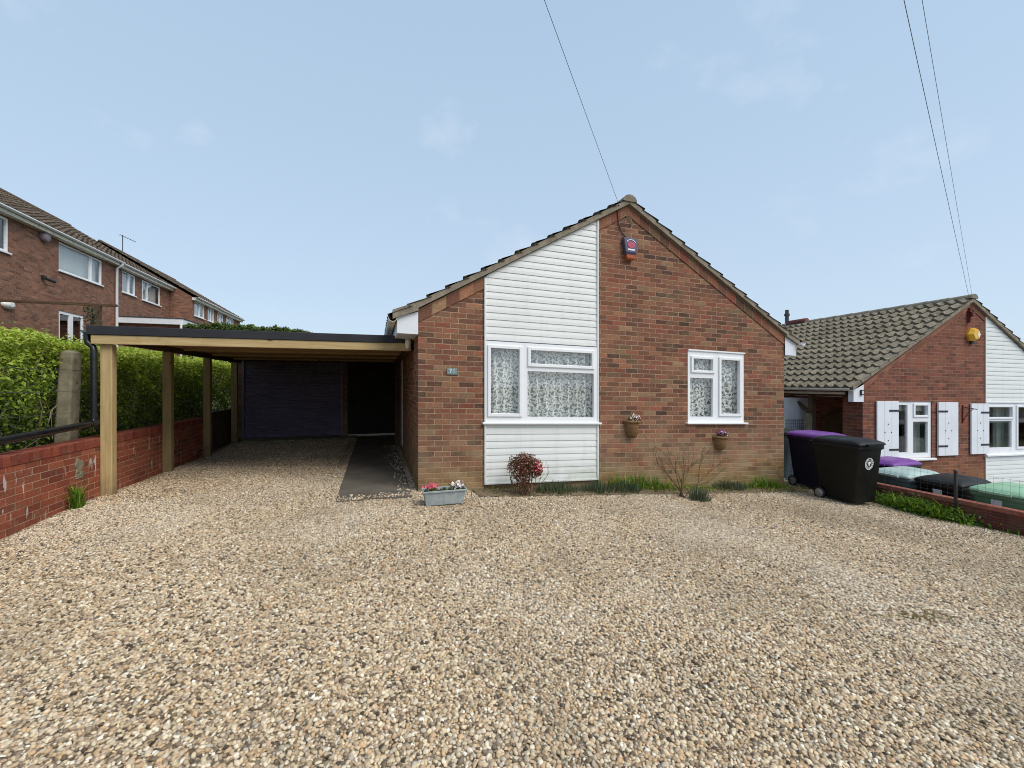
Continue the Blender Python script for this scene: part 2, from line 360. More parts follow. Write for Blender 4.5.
STONE = [(0, lin(62, 54, 46)), (.10, lin(126, 108, 88)), (.20, lin(204, 178, 143)), (.33, lin(228, 208, 175)), (.45, lin(174, 150, 120)), (.56, lin(208, 172, 130)), (.66, lin(180, 167, 151)), (.76, lin(234, 219, 190)), (.87, lin(146, 126, 104)), (.94, lin(212, 192, 161)), (1, lin(250, 243, 228))]
def gravel_mat():
    t = NT('pea gravel'); c = t.coord()
    vc = t.voro(c, 46, 'Color'); sx = t.new('ShaderNodeSeparateColor'); t.link(vc, sx.inputs[0])
    d = t.voro(c, 46)
    col = t.ramp(sx.outputs[0], STONE)
    col = t.mix(t.rng(d, .30, .66, 0, .75), col, (.07, .056, .042, 1))
    big = t.noise(c, .55, 5, .6)
    col = t.mix(t.rng(big, .42, .75, 0, .35), col, (.19, .15, .10, 1))
    t.bump(t.math('SUBTRACT', 1., d), 1., .016)
    return t.fin(col, .8, .25)
M['gravel'] = gravel_mat()
def stone_mat():
    t = NT('loose pebbles'); oi = t.new('ShaderNodeObjectInfo')
    col = t.ramp(oi.outputs['Random'], STONE)
    n = t.noise(t.coord(), 1.5, 4)
    col = t.mix(t.rng(n, .35, .75, 0, .35), col, (.17, .13, .085, 1))
    p = t.noise(oi.outputs['Location'], .75, 4, .6)
    col = t.mix(t.rng(p, .50, .72, 0, .48), col, (.21, .165, .105, 1))
    p2 = t.noise(t.scale(oi.outputs['Location'], (1.3, 1., 1)), .5, 3, .6, 1)
    col = t.mix(t.rng(p2, .50, .68, 0, .32), col, (.74, .67, .56, 1))
    return t.fin(col, .7, .3)
M['stone'] = stone_mat()
def ground_mat(name, a, b, sc):
    t = NT(name); c = t.coord(); n = t.noise(c, sc, 6, .65)
    return t.fin(t.mix(t.rng(n, .35, .65), a, b), .95, .1)
M['earth'] = ground_mat('rough grass and soil', (.05, .07, .02, 1), (.08, .06, .035, 1), 1.5)
M['bed'] = ground_mat('leaf litter and soil', (.10, .08, .05, 1), (.22, .17, .105, 1), 14)

# ------------------------------------------------------------------ general builders
def topline(pts):                            # piecewise linear roofline
    def f(s):
        for (a, za), (b, zb) in zip(pts, pts[1:]):
            if s <= b: return za+(zb-za)*(s-a)/(b-a)
        return pts[-1][1]
    return f
def wall_cells(mb, m, s0, s1, z0, top, holes, reveal=.1, extra=(), mi=0):
    """wall face with openings; m(s, z, d) places a point (d = depth inwards)"""
    br = sorted({s0, s1, *[x for h in holes for x in h[:2] if s0 < x < s1], *[x for x in extra if s0 < x < s1]})
    for a, b in zip(br, br[1:]):
        mid = (a+b)/2; cut = sorted((h[2], h[3]) for h in holes if h[0] < mid < h[1])
        z = z0
        for lo, hi in cut+[(None, None)]:
            if lo is None: q = [(a, z), (b, z), (b, top(b)), (a, top(a))]
            else: q = [(a, z), (b, z), (b, lo), (a, lo)]
            if q[2][1]-q[1][1] > 1e-4 or q[3][1]-q[0][1] > 1e-4:
                mb.face([m(s, zz, 0) for s, zz in q], [(s, zz) for s, zz in q], mi)
            if hi is not None: z = hi
    for a, b, c, d in holes:
        for (p, q) in (((a, c), (a, d)), ((a, d), (b, d)), ((b, d), (b, c)), ((b, c), (a, c))):
            mb.face([m(*p, 0), m(*q, 0), m(*q, reveal), m(*p, reveal)], [(p[0], p[1]), (q[0], q[1]), (q[0]+reveal, q[1]+.01), (p[0]+reveal, p[1]+.01)], mi)
def pbox(mb, m, s0, s1, z0, z1, d0, d1, mi=0):   # box in wall coordinates
    P = [m(s, z, d) for s in (s0, s1) for z in (z0, z1) for d in (d0, d1)]
    n = len(mb.v); mb.v += P
    for q in ((0, 1, 3, 2), (4, 6, 7, 5), (0, 4, 5, 1), (2, 3, 7, 6), (0, 2, 6, 4), (1, 5, 7, 3)):
        mb.f.append(tuple(n+i for i in q)); mb.uv.append([(0, 0)]*4); mb.mi.append(mi); mb.sm.append(False)
    return mb
def window(th, m, s0, s1, z0, z1, panes, set_back=.03, sill=.03, name='window', frame_m='pvc', label=None, sill_over=.05, glass_m=None):
    """frame mesh > sash, pane, sill; panes: (s0, s1, z0, z1, opens)"""
    mb = MB(); mm = lambda s, z, d: m(s, z, d+set_back)
    wall_cells(mb, mm, s0, s1, z0, lambda s: z1, [p[:4] for p in panes], .05)
    for (p, q) in (((s0, z0), (s0, z1)), ((s0, z1), (s1, z1)), ((s1, z1), (s1, z0)), ((s1, z0), (s0, z0))):
        mb.face([mm(*p, 0), mm(*q, 0), mm(*q, .06), mm(*p, .06)])
    fr = mb.build(name, M[frame_m], th)
    if label: fr['label'] = label
    for (a, b, c, d, op) in panes:
        if op:
            k = MB(); w = .045
            pbox(k, mm, a-w, a+.002, c-w, d+w, -.022, .012); pbox(k, mm, b-.002, b+w, c-w, d+w, -.022, .012)
            pbox(k, mm, a+.002, b-.002, c-w, c+.002, -.021, .012); pbox(k, mm, a+.002, b-.002, d-.002, d+w, -.021, .012)
            k.build('sash', M[frame_m], (th, fr), bevel=.006)
        g = MB(); pbox(g, mm, a-.003, b+.003, c-.003, d+.003, .028, .032)
        g.build('pane', glass_m or M['glass'], (th, fr))
    if sill:
        k = MB(); pbox(k, m, s0-sill_over, s1+sill_over, z0-sill, z0-.001, -.06, set_back+.06)
        k.build('sill', M[frame_m], (th, fr), bevel=.006)
    return fr
def curtain(name, frame, o, m, s0, s1, z0, z1, depth, mat, label, folds=9, amp=.018, group=None, cat='curtain'):
    th = thing(name, frame, o, label, cat, group); n = folds*8; rows = []
    for z in (z0, z1):
        rows.append([m(s0+(s1-s0)*i/n, z, depth+amp*sin(2*pi*folds*i/n)+amp*.6*sin(1.7*i/n*folds*3)) for i in range(n+1)])
    MB().grid(rows, uvf=lambda i, j: ((s0+(s1-s0)*j/n)*1.15, z0 if i == 0 else z1)).build('fabric', mat, th)
def tiles(mb, e, r, v0, v1, gauge=.33, w=.27, amp=.028, lift=.035, step=.045, pos=lambda u, v, z: (u, v, z), shape=0):
    """courses of interlocking tiles from eave e=(u,z) to ridge r=(u,z), running along v"""
    du, dz = r[0]-e[0], r[1]-e[1]; L = math.hypot(du, dz); nu, nz = -dz/L*(1 if du > 0 else -1), abs(du)/L
    n = max(1, round(L/gauge)); nv = int((v1-v0)/(w/8))
    for i in range(n):
        a, b = i/n, min(1.0, (i+1.12)/n); rows = [[], [], []]
        for k in range(nv+1):
            v = v0+(v1-v0)*k/nv; ph = (v/w) % 1.; t_id = floor(v/w)
            h = amp*(max(0., sin(pi*min(1, ph/.5)))**.8 if ph < .5 else -.16*sin(pi*(ph-.5)/.5))
            j = ((t_id*7919+i*104729) % 97)/97.*.008
            for row, (tt, hh) in zip(rows, ((a, -.005), (a, lift+h+j), (b, h*.8+j*.3+.002))):
                row.append(pos(e[0]+du*tt+nu*hh, v, e[1]+dz*tt+nz*hh))
        mb.grid(rows, smooth=False, uvf=lambda q, k: ((v0+(v1-v0)*k/nv)/w+.01, i+.5))
def gutter_u(mb, u, z, v0, v1, r=.055):       # half round gutter along v
    rows = []
    for v in (v0, v1): rows.append([(u+r*cos(a), v, z+r*sin(a)) for a in [pi+pi*k/8 for k in range(9)]]+[(u+(r-.006)*cos(a), v, z+(r-.006)*sin(a)) for a in [2*pi-pi*k/8 for k in range(9)]])
    mb.loft(rows)

# ------------------------------------------------------------------ ground
def sheet(name, mat, us, vs, zf, label=None):
    mb = MB(); mb.grid([[(u, v, zf(u, v)) for u in us] for v in vs], uvf=lambda i, j: (us[min(j, len(us)-1)], vs[min(i, len(vs)-1)]))
    ob = mb.build(name, mat, None, PLOT); tag(ob, kind='structure'); return ob
lsp = lambda a, b, n: [a+(b-a)*i/n for i in range(n+1)]
def hump(u, v): return .022*sin(u*1.3+.5)*sin(v*.9+1.)+.012*sin(u*3.1+v*2.3)
def GZ(u, v): return G(u)+hump(u, v)*max(0., min(1., (-.3-v)/1.5 if u > -1.2 else 1))
sheet('gravel_drive', M['gravel'], lsp(-3.95, 7.3, 90), lsp(-9, 6.75, 110), GZ)
sheet('pavement', M['slab'], lsp(-30, 40, 2), lsp(-11, -9, 1), lambda u, v: G(u) if u < 8 else -.55)
sheet('road', M['asphalt'], lsp(-60, 60, 2), lsp(-18, -11.1, 1), lambda u, v: -.75)
sheet('neighbour_drive', M['slab'], lsp(7.34, 22, 4), lsp(-9, 9, 4), lambda u, v: -1.0)
def bank(u, v): return .52+max(0., min(1, (-4.6-u)/5.))*1.25
sheet('garden_bank', M['earth'], [-60, -30, -14, -11, -9.6, -8, -6.5, -5.4, -4.6, -4.06], lsp(-9, 60, 30), bank)
sheet('back_garden', M['earth'], [-4.06, 2, 12, 30], [6.8, 12, 60], lambda u, v: -.05 if v < 7 else .1-.066*max(0, u))
g = MB(); g.face([(-400, -400, -1.35), (400, -400, -1.35), (400, 400, -1.35), (-400, 400, -1.35)]); tag(g.build('ground', M['earth'], None, PLOT), kind='structure')
p = MB(); p.box(-1.03, -.1, -.32, 6.6, -.1, .006); tag(p.build('path', M['path'], None, PLOT, bevel=.01), kind='structure')
p = MB(); p.box(-3.9, -1.04, 6.1, 6.72, -.1, .03); tag(p.build('garage_apron', M['concrete'], None, PLOT, bevel=.01), kind='structure')
p = MB(); p.grid([[(u, v, GZ(u, v)+.012+.02*((i+j) % 2)*(1 if 0 < i < 3 else 0)) for j, u in enumerate(lsp(.75, 6.75, 40))] for i, v in enumerate((-.01, -.16, -.32, -.44))]); tag(p.build('planting_bed', M['bed'], None, PLOT), kind='structure')

# loose pebbles: points on the drive, real little stones on them
def pebbles():
    pts = []; ct, st = cos(PLOT.th), sin(PLOT.th)
    for (ya, yb, sp) in ((.9, 3.2, .0168), (3.2, 5.2, .0195), (5.2, 7.6, .027), (7.6, 12.5, .045)):
        xs = np.arange(-8.5, 8.5, sp); ys = np.arange(ya, yb, sp*.9)
        X, Y = np.meshgrid(xs, ys); X[1::2] += sp/2
        X = X+rng.uniform(-.45, .45, X.shape)*sp; Y = Y+rng.uniform(-.45, .45, Y.shape)*sp
        X, Y = X.ravel(), Y.ravel(); k = np.abs(X) < Y*1.19+2.3; X, Y = X[k], Y[k]
        dx, dy = X-PLOT.X, Y-PLOT.Y; u, v = dx*ct+dy*st, -dx*st+dy*ct
        ok = (u > -3.86) & (u < 7.22) & (v < 6.1) & ~((u > -.02) & (v > -.03)) & ~((u > -1.03) & (u < -.1) & (v > -.32))
        ok |= (u > 6.6) & (u < 7.22) & (v < 1.2) & (v > -.1)
        bed = (v > -.42) & (u > .8) & (u < 6.7)
        ok &= ~bed | (rng.random(len(u)) < .25+.6*np.clip((-.12-v)/.25+.45*np.sin(u*3.1)*np.sin(u*1.7+1), 0, 1))
        u, v = u[ok], v[ok]
        pts.append(np.stack([u, v, np.array([GZ(a, b) for a, b in zip(u, v)])+rng.uniform(-.003, .006, len(u))], 1))
    # strays on the path edge
    k = 260; u = -.1-np.abs(rng.normal(0, .12, k)); v = rng.uniform(-.3, 4.5, k); pts.append(np.stack([u, v, np.full(k, .011)], 1)[(u > -1)])
    k = 200; u = rng.uniform(-1.02, -.1, k); v = -.32+np.abs(rng.normal(0, .12, k)); pts.append(np.stack([u, v, np.full(k, .011)], 1))
    P = np.concatenate(pts); me = bpy.data.meshes.new('loose_pebbles'); me.from_pydata(P.tolist(), [], [])
    ob = bpy.data.objects.new('loose_pebbles', me); COL.objects.link(ob); ob.location = PLOT.world((0, 0, 0)); ob.rotation_euler = (0, 0, PLOT.th)
    tag(ob, 'cream, tan and grey pea shingle loose over the drive', 'gravel', kind='stuff')
    ng = bpy.data.node_groups.new('pebbles', 'GeometryNodeTree')
    ng.interface.new_socket('Geometry', in_out='INPUT', socket_type='NodeSocketGeometry'); ng.interface.new_socket('Geometry', in_out='OUTPUT', socket_type='NodeSocketGeometry')
    N = ng.nodes; Lk = ng.links.new; gi = N.new('NodeGroupInput'); go = N.new('NodeGroupOutput')
    join = N.new('GeometryNodeJoinGeometry')
    for i in range(7):
        ico = N.new('GeometryNodeMeshIcoSphere'); ico.inputs['Radius'].default_value = 1.; ico.inputs['Subdivisions'].default_value = 2
        po = N.new('GeometryNodeInputPosition'); nz = N.new('ShaderNodeTexNoise'); nz.inputs['Scale'].default_value = .9
        off = N.new('ShaderNodeVectorMath'); off.operation = 'ADD'; off.inputs[1].default_value = (i*3.7, i*1.9, i*5.3); Lk(po.outputs[0], off.inputs[0]); Lk(off.outputs[0], nz.inputs['Vector'])
        sb = N.new('ShaderNodeVectorMath'); sb.operation = 'SUBTRACT'; sb.inputs[1].default_value = (.5, .5, .5); Lk(nz.outputs[1], sb.inputs[0])
        sc = N.new('ShaderNodeVectorMath'); sc.operation = 'SCALE'; sc.inputs['Scale'].default_value = 1.3; Lk(sb.outputs[0], sc.inputs[0])
        sp = N.new('GeometryNodeSetPosition'); Lk(ico.outputs[0], sp.inputs['Geometry']); Lk(sc.outputs[0], sp.inputs['Offset'])
        tr = N.new('GeometryNodeTransform'); tr.inputs['Scale'].default_value = ((1., .74, .58), (1., .85, .6), (1., .62, .5), (.9, .85, .7), (1.1, .7, .45), (.85, .8, .62), (1.15, .8, .55))[i]; Lk(sp.outputs[0], tr.inputs['Geometry'])
        ss = N.new('GeometryNodeSetShadeSmooth'); Lk(tr.outputs[0], ss.inputs[0])
        sm = N.new('GeometryNodeSetMaterial'); sm.inputs['Material'].default_value = M['stone']; Lk(ss.outputs[0], sm.inputs[0])
        gti = N.new('GeometryNodeGeometryToInstance'); Lk(sm.outputs[0], gti.inputs[0]); Lk(gti.outputs[0], join.inputs[0])
    iop = N.new('GeometryNodeInstanceOnPoints'); iop.inputs['Pick Instance'].default_value = True
    Lk(gi.outputs[0], iop.inputs['Points']); Lk(join.outputs[0], iop.inputs['Instance'])
    ri = N.new('FunctionNodeRandomValue'); ri.data_type = 'INT'; ri.inputs[4].default_value = 0; ri.inputs[5].default_value = 6; Lk(ri.outputs[2], iop.inputs['Instance Index'])
    rr = N.new('FunctionNodeRandomValue'); rr.data_type = 'FLOAT_VECTOR'; rr.inputs[0].default_value = (-.6, -.6, 0); rr.inputs[1].default_value = (.6, .6, 6.28); Lk(rr.outputs[0], iop.inputs['Rotation'])
    rs = N.new('FunctionNodeRandomValue'); rs.data_type = 'FLOAT'; rs.inputs[2].default_value = .0062; rs.inputs[3].default_value = .0150; rs.inputs['Seed'].default_value = 3; Lk(rs.outputs[1], iop.inputs['Scale'])
    Lk(iop.outputs[0], go.inputs[0])
    md = ob.modifiers.new('Pebbles', 'NODES'); md.node_group = ng
    print('pebbles', len(P))
pebbles()

# ------------------------------------------------------------------ the bungalow
W_, RU = 6.587, 3.293; ZL, ZR, ZA = 2.475, 2.535, 4.415
top = topline([(0, ZL), (RU, ZA), (W_, ZR)])
hs = thing('bungalow', HOUSE, (0, 0, 0), 'brown brick bungalow with white boarded bay strip beside the carport', 'bungalow')
mf = lambda s, z, d: (s, d, z)
S0, S1 = .928, 2.764; w1 = (S0+.02, S1-.01, .93, 2.10); w2 = (4.459, 5.65, .935, 2.143)
mb = MB()
wall_cells(mb, mf, 0, S0, -.3, top, [])
wall_cells(mb, mf, S1, W_, -.75, top, [w2], .1, (RU,))
wall_cells(mb, lambda s, z, d: (s, d+.03, z), S0, S1, -.4, lambda s: .09, [])
mb.build('front_wall', M['brick'], hs)
mb = MB()                                       # backing behind the boards, with the opening
wall_cells(mb, lambda s, z, d: (s, d+.031, z), S0, S1, .09, top, [w1], .09)
mb.build('backing_wall', M['paint_white'], hs)
def side_map(u0): return lambda s, z, d: (u0, s, z)
dr = (3.4, 4.35, .02, 2.05)
mb = MB(); wall_cells(mb, lambda s, z, d: (d, s, z), 0, 11, -.3, lambda s: ZL, [dr], .1); mb.build('side_wall', M['brick'], hs)
mb = MB(); wall_cells(mb, lambda s, z, d: (W_-d, s, z), 0, 11, -.75, lambda s: ZR, []); mb.build('side_wall', M['brick'], hs)
mb = MB(); wall_cells(mb, lambda s, z, d: (s, 11-d, z), 0, W_, -.6, top, [], .1, (RU,)); mb.build('rear_wall', M['brick'], hs)
mb = MB(); mb.box(.12, W_-.12, .3, 10.9, -.3, .1); mb.build('floor', M['dark'], hs)
mb = MB(); mb.box(.1, W_-.1, 2.6, 2.7, .1, 2.4); mb.build('partition', M['cloth'], hs)
# side door under the carport
md_ = lambda s, z, d: (d, s, z)
fr = MB(); wall_cells(fr, lambda s, z, d: (d+.02, s, z), dr[0], dr[1], dr[2], lambda s: dr[3], [(3.47, 4.28, .06, 1.98)], .05)
fo = fr.build('side_door', M['pvc'], hs)
k = MB(); k.box(.05, .09, 3.47, 4.28, .06, 1.98); k.build('door_leaf', M['dark'], (hs, fo))
k = MB(); k.box(.02, .05, 3.52, 3.55, .95, 1.08); k.build('handle', M['steel'], (hs, fo))
# cladding boards
def clad(th, name, s0, s1, z0, z1, topf, inv, mat, d0=0., step=.1, right=False):
    mb = MB(); z = z0
    while z < z1-.002:
        ze = min(z+step, z1); prof = [(z+.0005, d0+.004), (z+.0006, d0-.011), (z+(ze-z)*.45, d0-.0095), (z+(ze-z)*.8, d0-.0045), (ze, d0+.0)]
        rows = []
        for zz, d in prof:
            a = max(s0, inv(zz)) if not right else s0; b = min(s1, inv(zz)) if right else s1
            if a > b: a = b
            rows.append([(a, d, zz), (b, d, zz)])
        if rows[0][0][0] < rows[0][1][0]-1e-4:
            for r0, r1 in zip(rows, rows[1:]): mb.face([r0[0], r0[1], r1[1], r1[0]])
        z += step
    return mb.build(name, mat, th)
invL = lambda z: (z-ZL)/(ZA-ZL)*RU
clad(hs, 'cladding', S0+.025, S1-.025, 2.115, top(S1), top, invL, M['clad'])
clad(hs, 'cladding', S0+.025, S1-.025, .056, .895, top, lambda z: -9, M['clad'])
for a, b, z0, z1 in ((S0, S0+.026, .05, top(S0)-.02), (S1-.026, S1, .05, top(S1)-.02)):
    k = MB(); k.box(a, b, -.028, .03, z0, z1); k.build('cladding_trim', M['clad'], hs, bevel=.004)
k = MB(); k.box(S0, S1, -.024, .03, .03, .0555); k.build('cladding_trim', M['clad'], hs, bevel=.004)
# windows
window(hs, mf, w1[0], w1[1], w1[2], w1[3], [(1.02, 1.456, 1.056, 2.0, True), (1.631, 2.642, 1.80, 2.0, True), (1.585, 2.68, 1.01, 1.69, False)], set_back=-.02)
window(hs, mf, w2[0], w2[1], w2[2], w2[3], [(4.563, 4.966, 1.82, 2.015, True), (4.51, 4.98, 1.03, 1.69, False), (5.145, 5.547, 1.085, 2.02, True)], set_back=.0)
k = MB(); k.box(w2[0], w2[1]+.02, -.02, .05, w2[3]-.001, w2[3]+.022); k.build('window_head', M['pvc'], hs, bevel=.004)
curtain('net_curtain', HOUSE, (1.85, .16, .95), mf, 1.0, 2.72, .98, 2.06, .10, M['lace'], 'fine white lace net behind the wide three pane window', 13, .03)
curtain('net_curtain', HOUSE, (5.05, .16, .95), mf, 4.48, 5.63, .98, 2.1, .115, M['lace2'], 'boldly patterned lace net in the narrow brick set window', 8, .022)
# roof
EL, ER = (-.37, 2.335), (W_+.34, 2.40)
RA = (RU, ZA+.07)
for e in (EL, ER):
    mb = MB(); tiles(mb, e, RA, -.075, 11.1, .31, .30, .022, .045)
    mb.face([(e[0], -.05, e[1]-.02), (RA[0], -.05, RA[1]-.02), (RA[0], 11.08, RA[1]-.02), (e[0], 11.08, e[1]-.02)])
    mb.build('roof', M['tile'], hs)
def strip(th, name, mat, a, b, up0, up1, d0, d1, uvscale=1., rakeuv=False, bevel=0):
    """a straight strip following the roofline between a=(u,z) and b; up0..up1 above it, d0..d1 in v"""
    mb = MB(); L = math.hypot(b[0]-a[0], b[1]-a[1])
    P = [(q[0], d, q[1]+h) for q in (a, b) for d in (d0, d1) for h in (up0, up1)]
    n = len(mb.v); mb.v += P; c = L/abs(b[0]-a[0])
    uvp = [(t*L, h*.85) for t in (0, 1) for d in (0, 1) for h in (up0, up1)]
    for q in ((0, 1, 3, 2), (4, 6, 7, 5), (0, 4, 5, 1), (2, 3, 7, 6), (0, 2, 6, 4), (1, 5, 7, 3)):
        mb.f.append(tuple(n+i for i in q)); mb.uv.append([(uvp[i][0]+a[0]*3, uvp[i][1]+.16) for i in q]); mb.mi.append(0); mb.sm.append(False)
    return mb.build(name, mat, th, bevel=bevel)
strip(hs, 'verge', M['verge'], (-.34, 2.35), (0, ZL+.012), -.035, .085, -.062, .05)
strip(hs, 'verge', M['verge'], (0, ZL+.012), (RU, ZA), 0, .085, -.06, .05)
strip(hs, 'verge', M['verge'], (RU, ZA), (W_, ZR+.012), 0, .085, -.061, .05)
strip(hs, 'verge', M['verge'], (W_, ZR+.012), (W_+.31, 2.40), -.035, .085, -.063, .05)
for a, b in ((0., S0), (S1, RU)): strip(hs, 'raking_course', M['brick_rake'], (a+.001, top(a)), (b-.001, top(b)), -.175, -.002, -.012, .02)
strip(hs, 'raking_course', M['brick_rake'], (RU+.001, ZA), (W_-.001, ZR), -.17, -.002, -.0125, .02)
mb = MB()
for i in range(25):
    v = -.08+i*.45
    rows = [[(RU+r*cos(a), vv, ZA+.03+r*sin(a)*.85) for a in [pi*k/10 for k in range(11)]] for vv, r in ((v, .125), (v+.455, .115))]
    mb.grid(rows)
    if i == 0: mb.face([(RU+.124*cos(a), v+.002, ZA+.03+.105*sin(a)) for a in [pi*k/10 for k in range(11)]])
mb.build('ridge', M['verge'], hs)
for (a, b, z0, z1, nm) in ((-.28, -.002, 2.13, 2.385, 'L'), (W_+.002, W_+.27, 2.17, 2.44, 'R')):
    k = MB(); ra, rb = (z1-.17 if nm == 'L' else z1), (z1 if nm == 'L' else z1-.155)
    ra, rb = (2.345, 2.44) if nm == 'L' else (2.50, 2.405)
    P = [(a, z0), (b, z0), (b, rb), (a, ra)]
    k.face([(u, -.02, z) for u, z in P]); k.face([(u, .1, z) for u, z in P])
    e = a if nm == 'L' else b; k.face([(e, -.02, z0), (e, 11, z0), (e, 11, (ra if nm == 'L' else rb)), (e, -.02, (ra if nm == 'L' else rb))])
    k.face([(a, -.02, z0), (b, -.02, z0), (b, 11, z0), (a, 11, z0)])
    k.build('soffit_box', M['paint_white'], hs)
k = MB(); gutter_u(k, -.34, 2.33, -.05, 11); k.build('gutter', M['white_old'], hs)
k = MB(); gutter_u(k, W_+.33, 2.41, -.12, 11); k.build('gutter', M['pvc'], hs)
# vent pipe shoe and small things fixed to the house
mm = thing('house_number', HOUSE, (.466, 0, 1.64), 'small grey green number plaque screwed to the brick beside the boarding', 'house number')
k = MB(); k.box(.392, .54, -.014, .002, 1.595, 1.685); k.build('plate', M['plaque'], mm, bevel=.004)
def text_mesh(txt, size):
    cu = bpy.data.curves.new('txt', 'FONT'); cu.body = txt; cu.size = size; cu.extrude = .002; cu.align_x = 'CENTER'; cu.align_y = 'CENTER'; cu.space_character = 1.15
    o = bpy.data.objects.new('txt', cu); COL.objects.link(o); bpy.context.view_layer.update()
    me = bpy.data.meshes.new_from_object(o.evaluated_get(bpy.context.evaluated_depsgraph_get())); bpy.data.objects.remove(o); return me
me = text_mesh('71', .085); me.materials.append(M['sticker']); o = bpy.data.objects.new('digits', me); COL.objects.link(o)
o.parent = mm.ob; o.location = (0, -.0165, 0); o.rotation_euler = (pi/2, 0, 0)
al = thing('alarm_box', HOUSE, (3.31, 0, 3.70), 'navy alarm box with red emblem and orange base, high under the gable peak', 'alarm box')
k = MB(); sec = lambda z, w, d: [(3.31-w, .004, z), (3.31-w, -d, z), (3.31+w, -d, z), (3.31+w, .004, z)]
k.loft([sec(3.60, .085, .07), sec(3.64, .10, .085), sec(3.85, .128, .075), sec(3.87, .12, .06)], smooth=False); k.build('case', M['navy'], al, bevel=.012)
k = MB(); k.loft([sec(3.525, .055, .05), sec(3.545, .068, .07), sec(3.60, .08, .072)], smooth=False); k.build('strobe', M['orange'], al, bevel=.01)
k = MB(); yy = -.083
k.face([(3.31+.07*cos(a), yy-.004+(.003 if sin(a) > 0 else 0), 3.755+.055*sin(a)) for a in [2*pi*i/20 for i in range(20)]]); k.build('emblem', M['pinkred'], al)
k = MB()
k.face([(3.25, -.0865, 3.665), (3.37, -.0865, 3.665), (3.37, -.0855, 3.69), (3.25, -.0855, 3.69)]); k.build('emblem_band', M['sticker'], al); k = MB()
for i in range(8):
    a0, a1 = pi*.15+pi*.7*i/8, pi*.15+pi*.7*(i+1)/8
    k.face([(3.31+r*cos(a), -.0865+.004, 3.765+r*.8*sin(a)) for r, a in ((.082, a0), (.095, a0), (.095, a1), (.082, a1))])
k.build('emblem_arc', M['sticker'], al)
cb = thing('cable_bracket', HOUSE, (3.2, 0, 4.2), 'thin dark cable clipped down the brick from gable peak to alarm box', 'cable')
k = MB(); k.tube([(3.09, -.07, 4.36), (3.09, -.02, 4.30), (3.12, -.015, 4.1), (3.16, -.015, 3.98), (3.24, -.016, 3.90), (3.30, -.016, 3.87)], .008, 6)
k.build('cable', M['iron'], cb)
k = MB(); k.tube([(3.19, -.017, 4.19), (3.24, -.02, 4.23), (3.34, -.02, 4.20), (3.37, -.02, 4.09), (3.30, -.02, 4.00), (3.22, -.02, 4.02)], .006, 6); k.build('cable_loop', M['verge'], cb)
# wall pots
def petals(pos, n, r, zs, rad):
    return np.array(pos)+rng.normal(size=(n, 3))*np.array([r, r*.7, zs])
def wallpot(u, zr, zb, label, mats):
    t = thing('wall_pot', HOUSE, (u, 0, zb), label, 'plant pot', 'half round pots on the front wall'); k = MB(); h = zr-zb
    prof = [(.07, 0), (.10, .02), (.124, h-.05), (.126, h-.035), (.145, h-.035), (.145, h), (.130, h), (.122, h-.04)]
    k.lathe((u, 0, zb), prof, 14, 0, pi, 2*pi); k.face([(u-.06, 0, zb), (u+.06, 0, zb), (u, -.06, zb)])
    k.build('pot', M['terracotta'], t)
    k = MB(); k.face([(u+.122*cos(a), .122*sin(a)-.001, zr-.035) for a in [pi+pi*i/14 for i in range(15)]]); k.build('soil', M['soil'], t)
    P = np.array((u+.02, -.06, zr+.03))+rng.normal(size=(90, 3))*np.array((.055, .03, .03)); leafmesh('leaves', M['darkleaf'], P, rng.normal(size=(90, 3)), .035, .02, HOUSE, t)
    for nm, m_, n, c in mats:
        P = np.array((u+c, -.075, zr+.055))+rng.normal(size=(n, 3))*np.array((.035, .022, .02)); leafmesh(nm, M[m_], P, rng.normal(size=(n, 3))+np.array((0, -1.2, .6)), .03, .028, HOUSE, t)
wallpot(3.358, .965, .71, 'brown wall pot with pale pink flowers, hung between the two windows', [('flowers', 'white_petal', 70, .035), ('flowers', 'pink_petal', 12, .05)])
wallpot(5.11, .70, .47, 'brown wall pot with violet and white flowers, hung lower below the narrow window', [('flowers', 'violet_petal', 45, -.01), ('flowers', 'white_petal', 26, .035)])

# ------------------------------------------------------------------ carport and garage
cp = thing('carport', PLOT, (-3.8, .8, 0), 'flat roofed timber carport with pale posts and black trim', 'carport')
RT = 2.17
k = MB(); k.box(-3.975, -.02, .72, 6.64, RT-.10, RT-.001)
k.build('roof_deck', M['deck'], cp)
k = MB(); k.box(-3.995, -.03, .695, .72, RT-.10, RT+.012); k.box(-3.995, -3.975, .72, 6.64, RT-.10, RT+.012); k.build('roof_trim', M['black_trim'], cp, bevel=.006)
k = MB(); k.box(-3.97, -.02, .72, 6.64, RT, RT+.008); k.build('roof_felt', M['felt'], cp)
k = MB(); k.box(-3.957, -.04, .71, .76, RT-.215, RT-.102); k.build('front_beam', M['pine_u'], cp, bevel=.004)
k = MB(); k.box(-3.88, -3.79, .762, 6.4, RT-.19, RT-.101); k.build('side_beam', M['oldwood_v'], cp, bevel=.004)
k = MB(); k.box(-.08, -.02, .762, 6.4, RT-.21, RT-.101); k.build('wall_plate', M['oldwood_v'], cp, bevel=.004)
for i in range(4):
    v = 1.6+i*1.4; k = MB(); k.box(-3.788, -.082, v-.022, v+.022, RT-.135, RT-.1015); k.build('joist', M['pine_u'], cp)
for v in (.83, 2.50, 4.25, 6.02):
    k = MB(); k.box(-3.895, -3.77, v-.055, v+.055, -.05, RT-.192 if v > .9 else RT-.216); k.build('post', M['pine_z'] if v < 1 else M['post_shaded'], cp, bevel=.008)
k = MB(); gutter_u(k, -4.035, RT-.045, .73, 6.6, .038); k.build('gutter', M['black_pipe'], cp)
k = MB()
